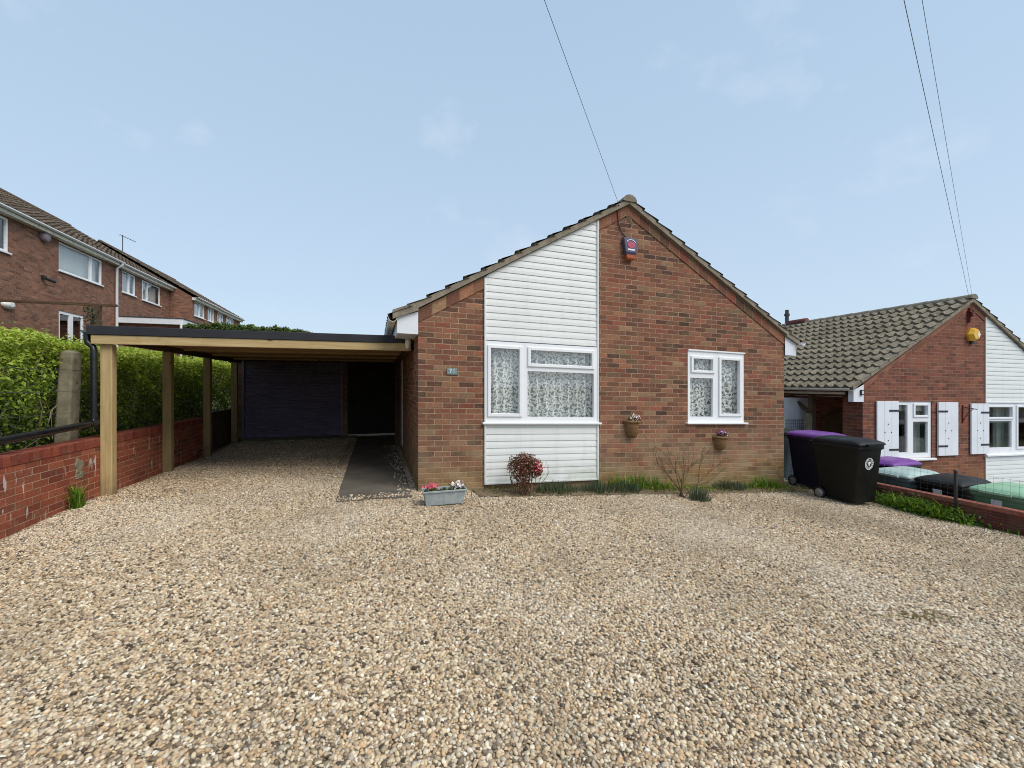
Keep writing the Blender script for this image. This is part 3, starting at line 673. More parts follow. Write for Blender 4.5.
k.tube([(-4.025, .775, RT-.07), (-4.025, .775, RT-.16), (-4.015, .77, RT-.20), (-3.96, .765, RT-.25), (-3.948, .76, RT-.30), (-3.948, .755, 1.02), (-3.948, .745, .965), (-3.948, .66, .945)], .035, 10)
k.tube([(-3.93, .80, .962), (-3.96, .66, .948), (-3.975, -.4, .915), (-3.99, -3.2, .83), (-4.0, -6.6, .79)], .040, 10)
k.tube([(-3.948, .755, 1.08), (-3.948, .755, 1.02)], .042, 10); k.tube([(-3.975, .10, .930), (-3.975, -.02, .926)], .042, 10); k.tube([(-3.93, .79, .962), (-3.95, .70, .953)], .043, 10)
k.build('downpipe', M['black_pipe'], cp)
bl = thing('bulkhead_lamp', PLOT, (-.07, .69, 2.1), 'small weathered cream lamp fixed at the carport corner by the house', 'lamp')
k = MB(); k.lathe((-.09, .665, 1.98), [(.012, 0), (.034, .012), (.042, .06), (.042, .135), (.03, .15), (.005, .152)], 12); k.build('shade', M['white_old'], bl)
gar = thing('garage', PLOT, (-2.5, 6.7, 0), 'flat roofed garage with dark navy roller door at the carport end', 'garage')
k = MB(); k.box(-3.98, -3.86, 6.70, 12, -.05, RT-.12); k.box(-3.86, -1.42, 11.9, 12, -.05, RT-.12); k.box(-1.42, -1.30, 6.70, 12, -.05, RT-.12); k.box(-3.86, -1.42, 6.70, 6.8, 2.03, RT-.12); k.build('wall', M['brick'], gar)
k = MB(); k.box(-4.05, -.02, 6.645, 12.05, RT-.118, RT+.01); k.build('roof', M['felt'], gar)
k = MB()
rows = []; n = 33
for i in range(n):
    z = .03+i*.0606
    for dz, d in ((0, 0), (.006, -.022), (.03, -.03), (.046, -.024), (.052, .004), (.0602, .004)): rows.append([(-3.80, 6.735+d, z+dz), (-1.46, 6.735+d, z+dz)])
k.grid(rows, smooth=False); door = k.build('roller_door', M['door_navy'], gar)
for a, b in ((-3.86, -3.79), (-1.47, -1.42)): k = MB(); k.box(a, b, 6.66, 6.76, 0, 2.05); k.build('guide_rail', M['door_navy'], (gar, door), bevel=.004)
k = MB(); k.box(-3.79, -1.47, 6.71, 6.75, .005, .07); k.build('bottom_rail', M['black_trim'], (gar, door), bevel=.004)
gt = thing('side_gate', PLOT, (-.68, 6.68, 0), 'tall black boarded gate between garage and bungalow', 'gate')
k = MB()
for i in range(9): k.box(-1.29+i*.14, -1.149+i*.14, 6.69+.004*(i % 2), 6.712+.004*(i % 2), .057, 2.05)
k.build('boards', M['tarboard'], gt)
for z in (.3, 1.6): k = MB(); k.box(-1.29, -.03, 6.718, 6.75, z, z+.1); k.build('rail', M['tarboard'], gt)
k = MB(); k.box(-1.29, -.03, 6.66, 6.71, .0, .055); k.build('threshold', M['white_old'], gt, bevel=.004)

# ------------------------------------------------------------------ left boundary: wall, panel, post, hedge
gw = thing('garden_wall', PLOT, (-4.0, 0, 0), 'low orange red brick wall with brick on edge top, hedge behind', 'wall')
k = MB(); k.box(-4.11, -3.9, -7, 4.32, -.1, .655); k.build('brickwork', M['brick_wall'], gw)
k = MB()
k.box(-4.115, -3.893, -7, 4.325, .656, .765); 
for f in range(len(k.uv)): k.uv[f] = [(a, b+.12) for a, b in k.uv[f]]
k.build('coping', M['brick_coping'], gw, bevel=.008)
k = MB()
for (cv, cz, rv, rz, th_) in ((.38, .47, .075, .10, .009), (.42, .37, .05, .05, .012), (.35, .36, .04, .035, .006)):
    rim = [(cv+rv*(1+.28*sin(3*a+1)+.18*sin(7*a))*cos(a), cz+rz*(1+.22*sin(4*a)+.15*sin(9*a+2))*sin(a)) for a in [2*pi*q/26 for q in range(26)]]
    k.loft([[(-3.9005, a_, b_) for a_, b_ in rim], [(-3.9+th_, cv+(a_-cv)*.82, cz+(b_-cz)*.82) for a_, b_ in rim]])
k.build('mortar_patch', M['concrete'], gw)
pn = thing('timber_panel', PLOT, (-3.98, 5.4, 0), 'low dark weathered timber panel after the brick wall ends', 'fence panel')
k = MB()
for i in range(16): k.box(-3.99+.006*(i % 2), -3.965+.006*(i % 2), 4.33+i*.143, 4.33+i*.143+.139, 0, .80)
k.build('boards', M['oldwood_z'], pn)
k = MB(); k.box(-4.01, -3.93, 4.33, 6.66, .80, .835); k.build('top_rail', M['oldwood_v'], pn, bevel=.005)
pt = thing('concrete_post', PLOT, (-4.22, .78, .5), 'weathered leaning concrete post in front of the hedge', 'post')
k = MB(); sec = lambda z, w, l, a=0: [(-4.22-w+a, .80-l, z), (-4.22+w+a, .80-l, z), (-4.22+w+a, .80+l, z), (-4.22-w+a, .80+l, z)]
k.loft([sec(.4, .075, .1, -.03), sec(.8, .075, .10, -.022), sec(1.78, .07, .095, .02), sec(1.84, .062, .085, .022), sec(1.87, .035, .05, .022)], smooth=False); k.build('shaft', M['concrete'], pt, bevel=.02)
for z in (1.0, 1.45): k = MB(); k.tube([(-4.145, .80, z), (-4.13, .80, z+.012), (-4.14, .80, z+.03)], .005, 5); k.build('wire_staple', M['iron'], pt)

cw = thing('wire_fence', PLOT, (-4.13, 0, .77), 'thin rusting chain wire between the red wall and the privet hedge', 'fence')
k = MB()
for i in range(4): k.tube([(-4.135, -3.5+.5*q, .84+.26*i+.006*sin(q*2.1+i)) for q in range(20)], .0022, 4)
for i in range(60):
    v0 = -3.4+i*.16
    for sg in (1, -1): k.tube([(-4.137, v0, .82), (-4.137, v0+sg*.42, 1.24), (-4.137, v0, 1.64)], .0008, 3)
k.build('mesh', M['lead'], cw)
def lump(u, v, s=1.): return .5*np.sin(u*2.1*s+1.3)*np.sin(v*1.7*s+.4)+.3*np.sin(v*4.3*s+u*3.)+.25*np.sin(v*7.9*s+1.1)*np.sin(u*6.3*s)
def hedge():
    t = thing('hedge', PLOT, (-4.8, 1, .5), 'bright yellow green privet hedge behind the red brick wall', 'hedge')
    Ps, Ns, Rs, Ls = [], [], [], []
    for v0, v1, n, sz in ((-3.0, 3.2, 46000, .050), (3.2, 8.4, 24000, .06), (-6.5, -3.0, 5000, .065)):
        # front face
        n1 = int(n*.60); v = rng.uniform(v0, v1, n1); z = .50+rng.beta(1.25, 1.0, n1)*1.5; dep = rng.exponential(.10, n1)
        u = -4.28+.17*lump(z*1.9, v)-np.minimum(dep, .7)-.10*np.maximum(0, (z-1.7))*2
        keep = ~((np.abs(v-.80) < .15) & (u > -4.42) & (z < 1.9))
        keep &= (rng.random(n1) < .32+.68*np.clip((z-.6)/.8, 0, 1))
        P = np.stack([u, v, z], 1)[keep]; Ps.append(P)
        N = rng.normal(size=(len(P), 3))*.75+np.array((1., -.15, .65)); Ns.append(N)
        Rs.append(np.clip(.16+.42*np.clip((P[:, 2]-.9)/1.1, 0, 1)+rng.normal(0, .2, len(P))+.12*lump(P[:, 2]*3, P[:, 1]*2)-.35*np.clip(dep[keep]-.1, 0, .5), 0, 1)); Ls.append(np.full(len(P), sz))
        # top
        n2 = n-n1; v = rng.uniform(v0, v1, n2); u = rng.uniform(-5.25, -4.22, n2); h = 2.03+.07*lump(u*2, v*1.3)-.12*np.maximum(0, u+4.45)*3
        spr = rng.random(n2) < .14
        z = h-rng.exponential(.06, n2)+spr*rng.uniform(0, .16, n2)*(.4+.6*np.sin(v*9.1)*np.sin(v*3.7+u*4))
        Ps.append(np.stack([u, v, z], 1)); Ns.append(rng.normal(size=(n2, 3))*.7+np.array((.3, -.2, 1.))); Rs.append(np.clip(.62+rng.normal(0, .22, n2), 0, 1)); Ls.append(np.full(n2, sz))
    P, N, R, L = map(np.concatenate, (Ps, Ns, Rs, Ls)); L = L*rng.uniform(.55, 1.4, len(L))
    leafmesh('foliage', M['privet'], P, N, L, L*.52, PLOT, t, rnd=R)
    k = MB()
    for i in range(70):
        v = random.uniform(-3, 6.6); u = -4.52+random.uniform(-.2, .15); h = random.uniform(.9, 1.5)
        pts = [(u, v, .45)]
        for j in range(4): pts.append((pts[-1][0]+random.gauss(.01, .05), pts[-1][1]+random.gauss(0, .08), pts[-1][2]+h/4))
        k.tube(pts, [.010, .008, .007, .005, .003], 5, 0)
    for i in range(60):
        v = random.uniform(-2.5, 3.); u = -4.28+random.uniform(-.08, .06); z0 = random.uniform(.5, 1.2); L_ = random.uniform(.15, .5)
        k.tube([(u, v, z0), (u+random.gauss(.01, .03), v+random.gauss(0, .06), z0+L_*.6), (u+random.gauss(.0, .04), v+random.gauss(0, .12), z0+L_)], [.004, .0035, .002], 4, 1)
    k.build('stems', [M['barkgrey'], M['palestem']], t)
    n = 5000; P = np.stack([rng.uniform(-4.30, -4.14, n), rng.uniform(-3, 4, n), .53+rng.exponential(.05, n)], 1)
    leafmesh('leaf_litter', M['straw'], P, rng.normal(size=(n, 3))+np.array((0, 0, 1.)), .04, .025, PLOT, t)
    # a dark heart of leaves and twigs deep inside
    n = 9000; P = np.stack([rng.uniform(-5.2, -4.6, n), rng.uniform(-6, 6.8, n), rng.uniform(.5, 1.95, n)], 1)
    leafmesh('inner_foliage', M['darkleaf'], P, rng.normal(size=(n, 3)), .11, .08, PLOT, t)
hedge()

def blades(name, mat, frame, cent, n, spread, h, label, cat, group=None, kind=None, lean=.35, w=.006, parent=None, zf=None):
    """tuft(s) of grass blades as one mesh: each blade a bent strip"""
    mb = MB()
    for i in range(n):
        c = cent[i % len(cent)]; u = c[0]+random.gauss(0, spread[0]); v = c[1]+random.gauss(0, spread[1]); z = zf(u, v) if zf else c[2]
        a = random.uniform(0, 2*pi); hh = h*(.22+1.05*random.random()**1.5); l = lean*hh*random.uniform(.2, 2.4); ww = w*random.uniform(.7, 1.4)
        du, dv = cos(a), sin(a); pu, pv = -dv*ww, du*ww
        p0, p1, p2 = (u, v, z-.01), (u+du*l*.35, v+dv*l*.35, z+hh*.6), (u+du*l, v+dv*l, z+hh*random.uniform(.8, 1.))
        r = random.random(); q = random.random(); uv = [(r, q)]*4
        mb.face([(p0[0]-pu, p0[1]-pv, p0[2]), (p0[0]+pu, p0[1]+pv, p0[2]), (p1[0]+pu*.8, p1[1]+pv*.8, p1[2]), (p1[0]-pu*.8, p1[1]-pv*.8, p1[2])], uv)
        mb.face([(p1[0]-pu*.8, p1[1]-pv*.8, p1[2]), (p1[0]+pu*.8, p1[1]+pv*.8, p1[2]), p2], uv[:3])
    if parent is not None: return mb.build(name, mat, parent)
    ob = mb.build(name, mat, None, frame, o=tuple(cent[0])); tag(ob, label, cat, group, kind); return ob

blades('daffodil_clump', M['grass'], PLOT, [(-3.80, .17, 0.)], 120, (.02, .035), .32, 'upright clump of green leaves at foot of the red wall', 'plant', lean=.3, w=.007)

# ------------------------------------------------------------------ planting along the house
zg = lambda u, v: GZ(u, v)
def tub():
    t = thing('trough_planter', PLOT, (.25, -.69, 0), 'blue grey zinc trough with pink and white flowers at the house corner', 'planter')
    c = (.25, -.69); rr = lambda z, a, b: [(c[0]+sx*a, c[1]+sy*b, z) for sx, sy in ((-1, -1), (1, -1), (1, 1), (-1, 1))]
    k = MB(); k.loft([rr(-.02, .225, .075), rr(.135, .255, .098), rr(.136, .268, .112), rr(.158, .27, .114), rr(.158, .255, .096), rr(.12, .25, .092)], smooth=False, caps=(True, False)); k.build('trough', M['zinc'], t, bevel=.004)
    k = MB(); k.face(rr(.125, .25, .092)); k.build('soil', M['soil'], t)
    for cu, cm in ((-.17, 'pink_petal'), (.15, 'white_petal')):
        n = 70; P = np.array((c[0]+cu, c[1], .178))+rng.normal(size=(n, 3))*np.array((.038, .03, .022)); leafmesh('leaves', M['darkleaf'], P-np.array((0, 0, .02)), rng.normal(size=(n, 3)), .04, .025, PLOT, t)
        n = 60; P = np.array((c[0]+cu+.01, c[1]-.02, .20))+rng.normal(size=(n, 3))*np.array((.032, .025, .018)); leafmesh('flowers', M[cm], P, rng.normal(size=(n, 3))+np.array((0, -1, .8)), .034, .03, PLOT, t)
    for cu in (.0, .05):
        n = 30; P = np.array((c[0]+cu, c[1], .143))+rng.normal(size=(n, 3))*np.array((.02, .02, .01)); leafmesh('leaves', M['darkleaf'], P, rng.normal(size=(n, 3)), .035, .02, PLOT, t)
tub()
def twig(mb, p, d, L, r, depth, ends, spread=.5, up=.1):
    d = np.array(d)/np.linalg.norm(d); pts = [np.array(p)]
    for i in range(3):
        d = d+np.array([random.gauss(0, .12), random.gauss(0, .12), random.gauss(up*.3, .08)]); d /= np.linalg.norm(d); pts.append(pts[-1]+d*L/3)
    mb.tube(pts, [r, r*.85, r*.7, r*.5], 5); ends.append(pts[-1]); ends.append(pts[2])
    if depth:
        for k in range(random.choice((2, 3))):
            nd = d+np.array([random.gauss(0, spread), random.gauss(0, spread*.8), random.gauss(up, spread*.5)]); twig(mb, pts[random.choice((2, 3))], nd, L*random.uniform(.6, .85), r*.55, depth-1, ends, spread, up)
def redbush():
    u, v = 1.41, -.40; z = zg(u, v); t = thing('red_leaved_shrub', PLOT, (u, v, z), 'small round dark red shrub in front of the white boards', 'shrub')
    k = MB(); ends = []
    for i in range(13): twig(k, (u+random.gauss(0, .05), v+random.gauss(0, .03), z), (random.gauss(0, .5), random.gauss(0, .4), 1), .24, .008, 2, ends, .35, .5)
    k.build('stems', M['bark'], t)
    Ps, As = [], []
    for cu, cz, r0, n in ((-.10, .42, .17, 1000), (.10, .40, .165, 900), (-.01, .47, .15, 500), (.17, .33, .10, 260), (-.03, .20, .16, 420)):
        a = rng.normal(size=(n, 3)); a /= np.linalg.norm(a, axis=1, keepdims=True); rad = rng.beta(3.2, 1.5, n)[:, None]*(1+.18*np.sin(a[:, :1]*7+cu*30)*np.sin(a[:, 2:]*6))
        Ps.append(np.array((u+cu, v+random.uniform(-.04, .04), z+cz))+a*rad*r0*np.array((1, .95, 1.))); As.append(a)
    P, a = np.concatenate(Ps), np.concatenate(As); keep = (P[:, 2] > z+.05)
    P = P[keep]; leafmesh('foliage', M['redleaf'], P, a[keep]+rng.normal(size=(len(P), 3))*.8, .032, .018, PLOT, t)
    n = 60; P = np.array((u+.15, v-.12, z+.42))+rng.normal(size=(n, 3))*np.array((.035, .03, .05)); leafmesh('foliage', M['pink_petal'], P, rng.normal(size=(n, 3)), .025, .02, PLOT, t)
redbush()
def bare():
    u, v = 3.85, -.62; z = zg(u, v); t = thing('bare_shrub', PLOT, (u, v, z), 'leafless twiggy shrub against the brick below the narrow window', 'shrub'); k = MB(); ends = []
    for d, L in (((-.75, .2, 1.2), .42), ((-.3, .25, 1.3), .38), ((.5, .3, 1.1), .36), ((.9, .2, .9), .40), ((.1, .1, 1.3), .3), ((1.1, .1, .45), .4)): twig(k, (u+random.gauss(0, .03), v+random.gauss(0, .03), z), d, L, .011, 3, ends, .42, .1)
    k.build('branches', M['bark'], t)
    E = np.array(ends); n = 160; P = E[rng.integers(0, len(E), n)]+rng.normal(size=(n, 3))*.02; leafmesh('foliage', M['straw'], P, rng.normal(size=(n, 3)), .02, .01, PLOT, t)
bare()
def mound(u, v, ru, rv, h, n, mat, name, label, group):
    z = zg(u, v); t = thing(name, PLOT, (u, v, z), label, 'low plant', group)
    mb = MB()
    for i in range(n):
        a = random.uniform(0, 2*pi); q = math.sqrt(random.random()); pu, pv = u+ru*q*cos(a), v+rv*q*sin(a); hh = h*(1-.6*q*q)*random.uniform(.6, 1.1)
        l = .35*hh; du, dv = cos(a)*l*q+random.gauss(0, .02), sin(a)*l*q+random.gauss(0, .02); w = .0045
        b = random.uniform(0, pi); wu, wv = cos(b)*w, sin(b)*w; r, s_ = random.random(), random.random(); z0 = zg(pu, pv)
        mb.face([(pu-wu, pv-wv, z0), (pu+wu, pv+wv, z0), (pu+du+wu*.5, pv+dv+wv*.5, z0+hh), (pu+du-wu*.5, pv+dv-wv*.5, z0+hh)], [(r, s_)]*4)
    mb.build('sprigs', M[mat], t)
for (u, ru, lab) in ((1.95, .34, 'grey green lavender mound right beside the red shrub'), (2.62, .34, 'grey green lavender mound under the end of the white boards'), (3.10, .24, 'grey green lavender mound below the higher wall pot'), (5.15, .35, 'grey green lavender mound below the lower wall pot')):
    mound(u, -.24 if u < 5 else -.2, ru, .17, .17, 520, 'lavender', 'lavender', lab, 'lavender mounds along the front wall')
mound(4.0, -.80, .16, .12, .20, 260, 'lavender', 'lavender', 'small lavender clump at the foot of the leafless shrub', 'lavender mounds along the front wall')
for (u, n, h, lab) in ((3.22, 300, .26, 'bright green grass tuft between lavender and the higher wall pot'), (3.72, 170, .22, 'bright green grass tuft behind the leafless shrub'), (6.0, 340, .22, 'bright green grass tuft at far end of the brick front')):
    blades('grass_tuft', M['grass'], PLOT, [(u, -.13, zg(u, -.13))], n, (.2 if n > 200 else .12, .05), h, lab, 'grass tuft', 'grass tufts along the front wall', w=.0055, zf=zg)
for nm, lab, x0, x1, n_, m_ in (('low_weeds', 'low leafy green weeds scattered along foot of the brick front', 3.0, 6.6, 2600, 'grass'), ('leaf_litter', 'dry fallen leaves and twigs along the brick front', .9, 6.6, 1500, 'straw')):
    uu = rng.uniform(x0, x1, n_); kk = rng.random(n_) < np.clip(.5+.6*np.sin(uu*5.3)*np.sin(uu*2.1+.6), .08, 1); uu = uu[kk]; vv = -.04-np.abs(rng.normal(0, .15, len(uu)))
    zz = np.array([zg(a, b) for a, b in zip(uu, vv)])+np.abs(rng.normal(.012, .035, len(uu)))*(1 if m_ == 'grass' else .4)
    tag(leafmesh(nm, M[m_], np.stack([uu, vv, zz], 1), rng.normal(size=(len(uu), 3))*.7+np.array((0, -.3, 1.)), .045, .022, PLOT, o=(4., -.2, 0)), lab, 'weeds' if m_ == 'grass' else 'leaf litter', kind='stuff')
uu = LW-.03-np.abs(rng.normal(0, .09, 2600)); vv = -1.72+rng.normal(0, .27, 2600); zz = np.array([zg(a, b) for a, b in zip(uu, vv)])+np.abs(rng.normal(0, .075, 2600))
n_ = 90; uu = 3.1+rng.normal(0, .16, n_); vv = -4.0+rng.normal(0, .05, n_)-(uu-3.1)*.25; uu = np.concatenate([uu, rng.uniform(-3.8, 7, 130)]); vv = np.concatenate([vv, rng.uniform(-4.6, 4, 130)]); kk = ~((uu > -1.1) & (vv > -.5)); uu, vv = uu[kk], vv[kk]
_u, _v = uu.copy(), vv.copy(); _z = np.array([zg(a, b) for a, b in zip(_u, _v)])+.012
tag(leafmesh('leaf_litter', M['straw'], np.stack([_u, _v, _z], 1), rng.normal(size=(len(_u), 3))*.35+np.array((0, 0, 1.)), .035, .016, PLOT, o=(3., -4, 0)), 'few brown dead leaves lying on the gravel', 'leaf litter', kind='stuff')
uu = LW-.03-np.abs(rng.normal(0, .09, 2600)); vv = -1.72+rng.normal(0, .27, 2600)
tag(leafmesh('leafy_weeds', M['grass'], np.stack([uu, vv, zz], 1), rng.normal(size=(2600, 3))*.8+np.array((-.4, -.4, 1.)), .06, .024, PLOT, o=(LW, -2, 0)), 'broad leaved weeds mixed in the grass by the low wall', 'weeds', kind='stuff')
blades('weeds', M['straw'], PLOT, [(x, -.25, 0) for x in lsp(.9, 6.5, 14)], 700, (.3, .1), .09, 'thin weeds and dry stalks in the bed along the front wall', 'weeds', kind='stuff', zf=zg)

# ------------------------------------------------------------------ wheelie bins
def ring(cx, y0, y1, hw, z, r=.035, n=4):
    P = []
    for (sx, yy, a0) in ((1, y1, 0), (-1, y1, pi/2), (-1, y0, pi), (1, y0, 3*pi/2)):
        ccx, ccy = cx+sx*(hw-r), yy-r if yy == y1 else yy+r
        for i in range(n+1): a = a0+pi/2*i/n; P.append((ccx+r*cos(a), ccy+r*sin(a), z))
    return P
def make_bin(u, v, zb, deg, body, lid, label, emblem=False, sticker=False, frame=PLOT, hand=True):
    X, Y, Z = frame.world((u, v, zb)); F = Frame(X, Y, deg, 0., Z)
    t = thing('wheelie_bin', F, (0, 0, 0), label, 'wheelie bin')
    k = MB(); k.loft([ring(0, .06, .56, .225, .05), ring(0, .05, .60, .235, .10), ring(0, -.01, .69, .272, .86), ring(0, -.012, .692, .273, .865, .03), ring(0, -.035, .70, .29, .885, .03), ring(0, -.035, .70, .29, .945, .03), ring(0, -.02, .69, .275, .947, .03)])
    k.build('body', M[body], t)
    k = MB()
    secs = [ring(0, -.06, .715, .296, .948, .04), ring(0, -.062, .717, .298, .965, .04), ring(0, -.05, .71, .29, .985, .06), ring(0, .0, .69, .25, 1.012, .08), ring(0, .08, .64, .20, 1.03, .1), ring(0, .25, .5, .08, 1.036, .05)]
    k.loft(secs); k.box(-.16, .16, -.095, -.055, .945, .975); lo = k.build('lid', M[lid], t)
    k = MB(); k.tube([(-.25, .76, .93), (.25, .76, .93)], .016, 8); k.tube([(-.22, .69, .92), (-.22, .76, .93)], .016, 6); k.tube([(.22, .69, .92), (.22, .76, .93)], .016, 6); k.build('handle', M[body], t)
    for sx in (-1, 1):
        k = MB(); x0 = sx*.235; rr = .1
        prof = lambda r, x: [(x, .585+r*cos(a), .1+r*sin(a)) for a in [2*pi*i/20 for i in range(20)]]
        k.loft([prof(.08, x0), prof(.093, x0+sx*.006), prof(.093, x0+sx*.042), prof(.088, x0+sx*.048), prof(.07, x0+sx*.044)]); wo = k.build('wheel', M['black_pipe'], t)
        k = MB(); k.loft([prof(.068, x0+sx*.0445), prof(.05, x0+sx*.053), prof(.018, x0+sx*.056)]); k.build('hub', M['steel'], (t, wo))
    k = MB()
    for i in range(4): pass
    for x in (-.12, .12): k.box(x-.008, x+.008, .04, .06, .2, .8)
    if emblem:
        e = MB(); cz = .66; yf = lambda z: .05-.06*(z-.1)/.76-.004
        def disc(r0, r1, a0, a1, n=20, cx=0., c=cz, sy=1.):
            for i in range(n):
                b0, b1 = a0+(a1-a0)*i/n, a0+(a1-a0)*(i+1)/n
                e.face([(cx+r*cos(b), yf(c+r*sin(b)*sy), c+r*sin(b)*sy) for r, b in ((r0, b0), (r1, b0), (r1, b1), (r0, b1))])
        disc(.082, .092, 0, 2*pi, 32); disc(.05, .054, 0, 2*pi, 24)
        for i in range(15):
            a = 2*pi*(i+.5)/15
            if abs(a-pi/2) > .3: disc(0, .011, 0, 2*pi, 6, .068*cos(a), cz+.068*sin(a))
        e.face([(x, yf(cz+z), cz+z) for x, z in ((-.034, .012), (-.01, .036), (.012, .03), (.03, .036), (.034, .01), (.016, -.006), (.008, -.04), (-.012, -.034), (-.016, -.006), (-.026, .0))])
        e.build('emblem', M['sticker'], t)
    if sticker:
        e = MB(); e.face([(x, .05-.06*(z-.1)/.76-.004, z) for x, z in ((-.07, .765), (.04, .765), (.04, .86), (-.07, .86))]); e.build('label_sticker', M['sticker'], t)
A = 17.6
make_bin(6.70, -1.36, G(6.7), A, 'bin_black', 'bin_black', 'black wheelie bin with round white emblem, standing nearest on the gravel', emblem=True)
make_bin(7.16, -.50, G(6.95), A-2, 'bin_navy', 'bin_purple', 'dark bin with purple lid between the brick corner and the black emblem bin')
make_bin(7.02, .38, G(6.95), A+3, 'bin_grey', 'bin_black', 'slate grey bin half hidden behind the purple lidded bin by the house')

make_bin(LW+.30, -2.42, -1.0, A-90, 'bin_green', 'lid_green', 'green bin with pale green lid behind the low wall', sticker=True)
make_bin(LW+.28, -1.78, -1.0, A-88, 'bin_black', 'bin_black', 'plain black bin with white sticker behind the low wall', sticker=True)
make_bin(LW+.28, -1.14, -1.0, A-92, 'bin_grey', 'lid_mint', 'grey bin with pale mint lid behind the low wall', sticker=False)
make_bin(LW+1.0, -.50, -.97, A-90, 'bin_black', 'bin_purple', 'bin with purple lid on the neighbour side below the shuttered window')

# ------------------------------------------------------------------ low wall with wire fence on the right
lw = thing('low_wall', PLOT, (LW, -3, -.5), 'low dark red brick wall with pinkish coping beside the gravel', 'wall')
k = MB(); k.box(LW, LW+.1, -7, -.2, -1.1, -.24); k.build('brickwork', M['brick_low'], lw)
k = MB(); k.box(LW-.008, LW+.108, -7, -.2, -.239, -.175); k.build('coping', M['brick_low_top'], lw, bevel=.006)
wf = thing('wire_fence', PLOT, (LW-.03, -2.1, -.5), 'thin wire mesh fence with dark post along the low brick wall', 'fence')
for v in (-2.13, -4.2, -6.4):
    k = MB(); k.box(LW-.045, LW-.015, v-.015, v+.015, -.6, .215); k.lathe((LW-.03, v, .215), [(.026, 0), (.026, .02), (.002, .03)], 8); k.build('post', M['iron'], wf)
k = MB(); wv = MB()
for i in range(9): z = -.42+i*.08; k.box(LW-.0315, LW-.0285, -6.5, -.6, z-.0009, z+.0009)
for i in range(75): v = -.6-i*.08; k.box(LW-.0285, LW-.027, v-.0009, v+.0009, -.42, .23)
k.build('mesh', M['lead'], wf)
cl = [(LW-.10, -1.42-.085*i, 0) for i in range(9)]
blades('tall_weeds', M['grass'], PLOT, cl, 620, (.07, .10), .26, 'bushy green weeds between the black bin and the low wall', 'weeds', kind='stuff', lean=.9, w=.006, zf=zg)
blades('tall_weeds', M['grass'], PLOT, [(LW-.05, -2.55-.37*i, 0) for i in range(5)], 170, (.035, .12), .075, 'short green weeds along the foot of the low wall', 'weeds', kind='stuff', lean=.7, w=.007, zf=zg)

# ------------------------------------------------------------------ neighbouring bungalow
NW, NR = 6.24, 3.12; NE, NA, NB = 1.47, 3.335, -1.05
nt = topline([(0, NE), (NR, NA), (NW, NE)])
nh = thing('neighbour_bungalow', NEXT, (0, 0, -1), 'neighbouring red brick bungalow with white shutters and mossy tiled roof', 'bungalow')
NS = 3.59
nw1 = (.89, 1.955, -.125, 1.095); nw2 = (3.62, 5.5, -.1, 1.08)
mb = MB(); wall_cells(mb, mf, 0, NS, NB, nt, [nw1], .1, (NR,)); mb.build('front_wall', M['brick_next'], nh)
mb = MB(); wall_cells(mb, lambda s, z, d: (s, d+.02, z), NS, NW, NB, nt, [nw2], .1); mb.build('backing_wall', M['paint_white'], nh)
mb = MB(); wall_cells(mb, lambda s, z, d: (d, s, z), 0, .42, NB, lambda s: NE, []); wall_cells(mb, lambda s, z, d: (1.7+d, s, z), .42, 4.6, NB, lambda s: NE, []); wall_cells(mb, lambda s, z, d: (d, s, z), 4.6, 12, NB, lambda s: NE, [])
mb.face([(0, .42, NB), (1.7, .42, NB), (1.7, .42, NE), (0, .42, NE)]); mb.build('side_wall', M['brick_next'], nh)
mb = MB(); wall_cells(mb, lambda s, z, d: (NW-d, s, z), 0, 12, NB, lambda s: NE, []); mb.build('side_wall', M['brick_next'], nh)
mb = MB(); wall_cells(mb, lambda s, z, d: (s, 12-d, z), 0, NW, NB, nt, [], .1, (NR,)); mb.build('rear_wall', M['brick_next'], nh)
k = MB(); k.box(.05, 1.69, .43, 4.6, NE-.3, NE-.26); k.build('porch_ceiling', M['paint_white'], nh)
k = MB(); k.box(1.75, NW-.1, 2.5, 2.6, NB, 1.4); k.box(.5, NW-.1, .3, 2.5, -.9, -.85); k.build('partition', M['cloth'], nh)
# recessed porch: white boarded end, post, brace, boarded gate
k = MB()
for i in range(7): k.box(-.5+i*.125, -.38+i*.125, 1.50+.006*(i % 2), 1.525+.006*(i % 2), NB, 1.12)
k.build('boarded_panel', M['paint_white'], nh)
k = MB(); k.box(-.04, .07, 1.10, 1.21, NB, 1.18); k.build('porch_post', M['oldwood_z'], nh, bevel=.006)
k = MB(); k.tube([(.015, 1.22, .78), (.015, 1.75, 1.2)], .045, 4); k.build('porch_brace', M['oldwood_v'], nh)
k = MB(); k.box(-.05, .07, .3, 4.6, 1.181, 1.27); k.build('porch_beam', M['oldwood_v'], nh, bevel=.006)
k = MB(); k.box(-.20, -.12, .252, 6, 1.225, 1.285); k.build('lower_gutter', M['white_old'], nh, bevel=.02)
gg = thing('boarded_gate', NEXT, (.4, .62, -1), 'dark brown boarded gate with arched top in the neighbour porch', 'gate')
k = MB()
for i in range(11):
    s = .75+i*.12; k.box(1.35, 1.37+.005*(i % 2), s, s+.115, -1.0, .55+.25*sin(pi*(i+.5)/11))
k.build('boards', M['oldwood_z'], gg)
k = MB(); k.tube([(1.33, .75+1.32*i/12, .58+.27*sin(pi*i/12)) for i in range(13)], .025, 5); k.build('arched_rail', M['oldwood_v'], gg); k = MB(); k.box(1.31, 1.35, .75, 2.07, -.2, -.12); k.build('rail', M['oldwood_v'], gg)
cpz = thing('stub_post', NEXT, (-.2, 1.0, -1), 'short pale concrete post in front of the neighbour porch', 'post')
